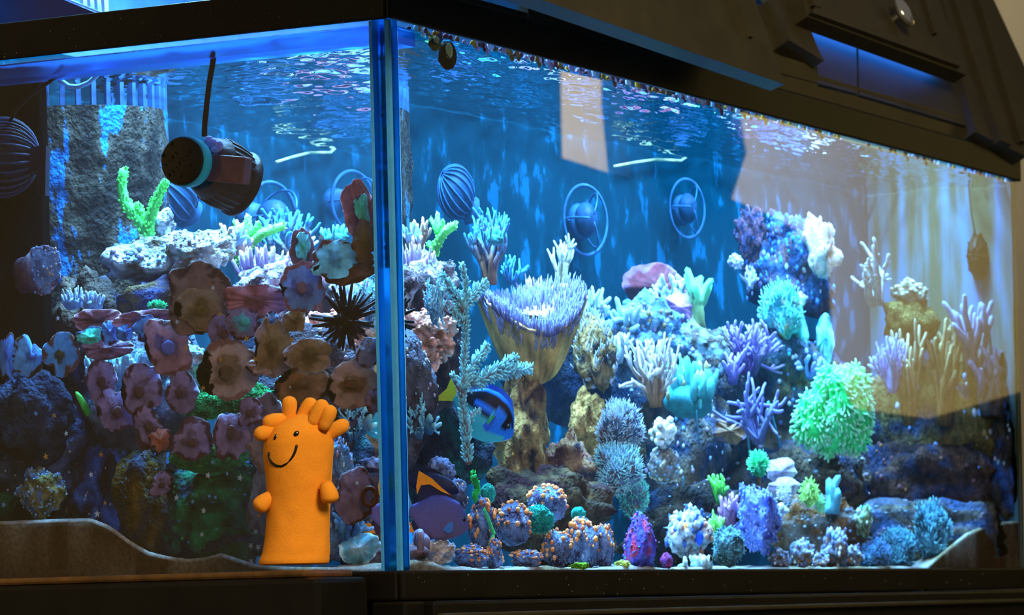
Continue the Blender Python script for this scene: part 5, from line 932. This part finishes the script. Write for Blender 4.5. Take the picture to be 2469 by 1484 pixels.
fish('shadow_fish', 'dark navy fish half hidden above the orange finned one', 1040, 1172, .22, 135, 66, .075, lambda s, t: lin((14, 24, 62)),
     [('dorsal_fin', [(.2, -.38), (.5, -.62), (.8, -.6), (.95, -.2)], (12, 20, 54), 0), ('tail_fin', [(.97, -.09), (1.15, -.36), (1.1, 0), (1.15, .36), (.97, .09)], (12, 24, 60), 0)], eye=(.12, -.12), prof=pf)

# ------------------------------------------------------------------ snails and crust along the rim of the long pane and corner seam
for lb, x, y, w_, h_, cc in (('large dark snail with a cream foot on the long pane below the rim', 1077, 133, 46, 66, (46, 24, 16)), ('smaller olive snail beside the large dark snail', 1046, 103, 32, 36, (96, 78, 24))):
    p, e, a, mx, mz = frame(x, y, v=.022); sn = empty('snail', tuple(p-UP*h_*.5*mz), lb, 'snail'); V, Fc = ico(3); V = V*(1+.16*fbm(V*2.4, x, 3))[:, None]
    mk('shell', p+np.outer(V[:, 0]*w_*.5*mx*.95, e)+np.outer(V[:, 1]*.009+.006, a)+np.outer(V[:, 2]*h_*.5*mz, UP), Fc, ROCK, lin(cc), sn)
    V, Fc = ico(2); pf_ = P(x+4, y-h_*.16, v=.0155); mk('foot', pf_+np.outer(V[:, 0]*w_*.2*mx, e)+np.outer(V[:, 1]*.002, a)+np.outer(V[:, 2]*h_*.3*mz, UP), Fc, FLESH, lin((205, 175, 110)), sn)
    V, Fc, C = tube([P(x-6, y-h_*.3, v=.0145), P(x-4, y-h_*.05, v=.0145), P(x+6, y+h_*.14, v=.0145)], .0009, 6, lin((30, 20, 14))); mk('foot_slit', V, Fc, FLESH, C, sn)
rng = np.random.default_rng(11); B, R2, CC = [], [], []
pal = [lin(c) for c in ((150, 90, 20), (190, 130, 30), (120, 50, 60), (190, 150, 190), (220, 215, 240), (120, 70, 90), (150, 200, 240))]
for x in np.r_[np.arange(985, 1800, 5.5), np.arange(1800, 2460, 9)]:
    if rng.random() < .3: continue
    y = 48+.2557*(x-932)+rng.uniform(-2, 8); q = P(x, y, v=.0175); B.append(q); s_ = rng.uniform(.5, 1.5); R2.append((.0045*s_, .0025, .0038*s_*rng.uniform(.7, 1.9))); CC.append(pal[rng.integers(0, 7)])
V, Fc, C = blobs(B, np.array(R2), np.array(CC), 2, 3, .3); tag(mk('coralline_crust', V, Fc, CORAL, C), 'lumpy purple and amber crust along the water line of the long pane', 'crust', kind='stuff')
B, R2, CC = [], [], []
for y in np.arange(75, 500, 7):
    q = P(901-(2 if rng.random() < .5 else 0)+(y-75)*.022, y, u=.0165) ; s_ = rng.uniform(.4, 1.2)*(1.5 if 80 < y < 112 or y > 370 else .7); B.append(q); R2.append((.0025, .0032*s_, .0045*s_)); CC.append(pal[rng.integers(0, 3)])
for y in np.arange(70, 640, 8):
    q = P(944+(y-70)*.024, y, v=.0165); s_ = rng.uniform(.4, 1.1); B.append(q); R2.append((.004*s_, .0025, .0045*s_)); CC.append(pal[rng.integers(0, 4)])
V, Fc, C = blobs(B, np.array(R2), np.array(CC), 2, 5, .3); tag(mk('seam_crust', V, Fc, CORAL, C), 'amber and purple crust growing along the corner seam', 'crust', kind='stuff')
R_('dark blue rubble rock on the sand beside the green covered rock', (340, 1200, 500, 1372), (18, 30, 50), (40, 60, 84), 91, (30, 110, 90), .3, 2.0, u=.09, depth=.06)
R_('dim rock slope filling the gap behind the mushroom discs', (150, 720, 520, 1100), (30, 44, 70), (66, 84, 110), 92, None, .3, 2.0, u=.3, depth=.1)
rng = np.random.default_rng(21); B = []
for k in range(70): x = rng.uniform(0, 900); B.append(Q(x, 149-.1127*x-rng.uniform(2, 86), u=-.0072))
for k in range(60): x = rng.uniform(980, 2460); B.append(Q(x, rng.uniform(1384, 1436), v=-.0103))
V, Fc, C = blobs(B, rng.uniform(.0002, .0009, len(B)), lin((120, 112, 92)), 1); o = mk('salt_speck', V, Fc, CORAL, C, tank); o['kind'] = 'stuff'
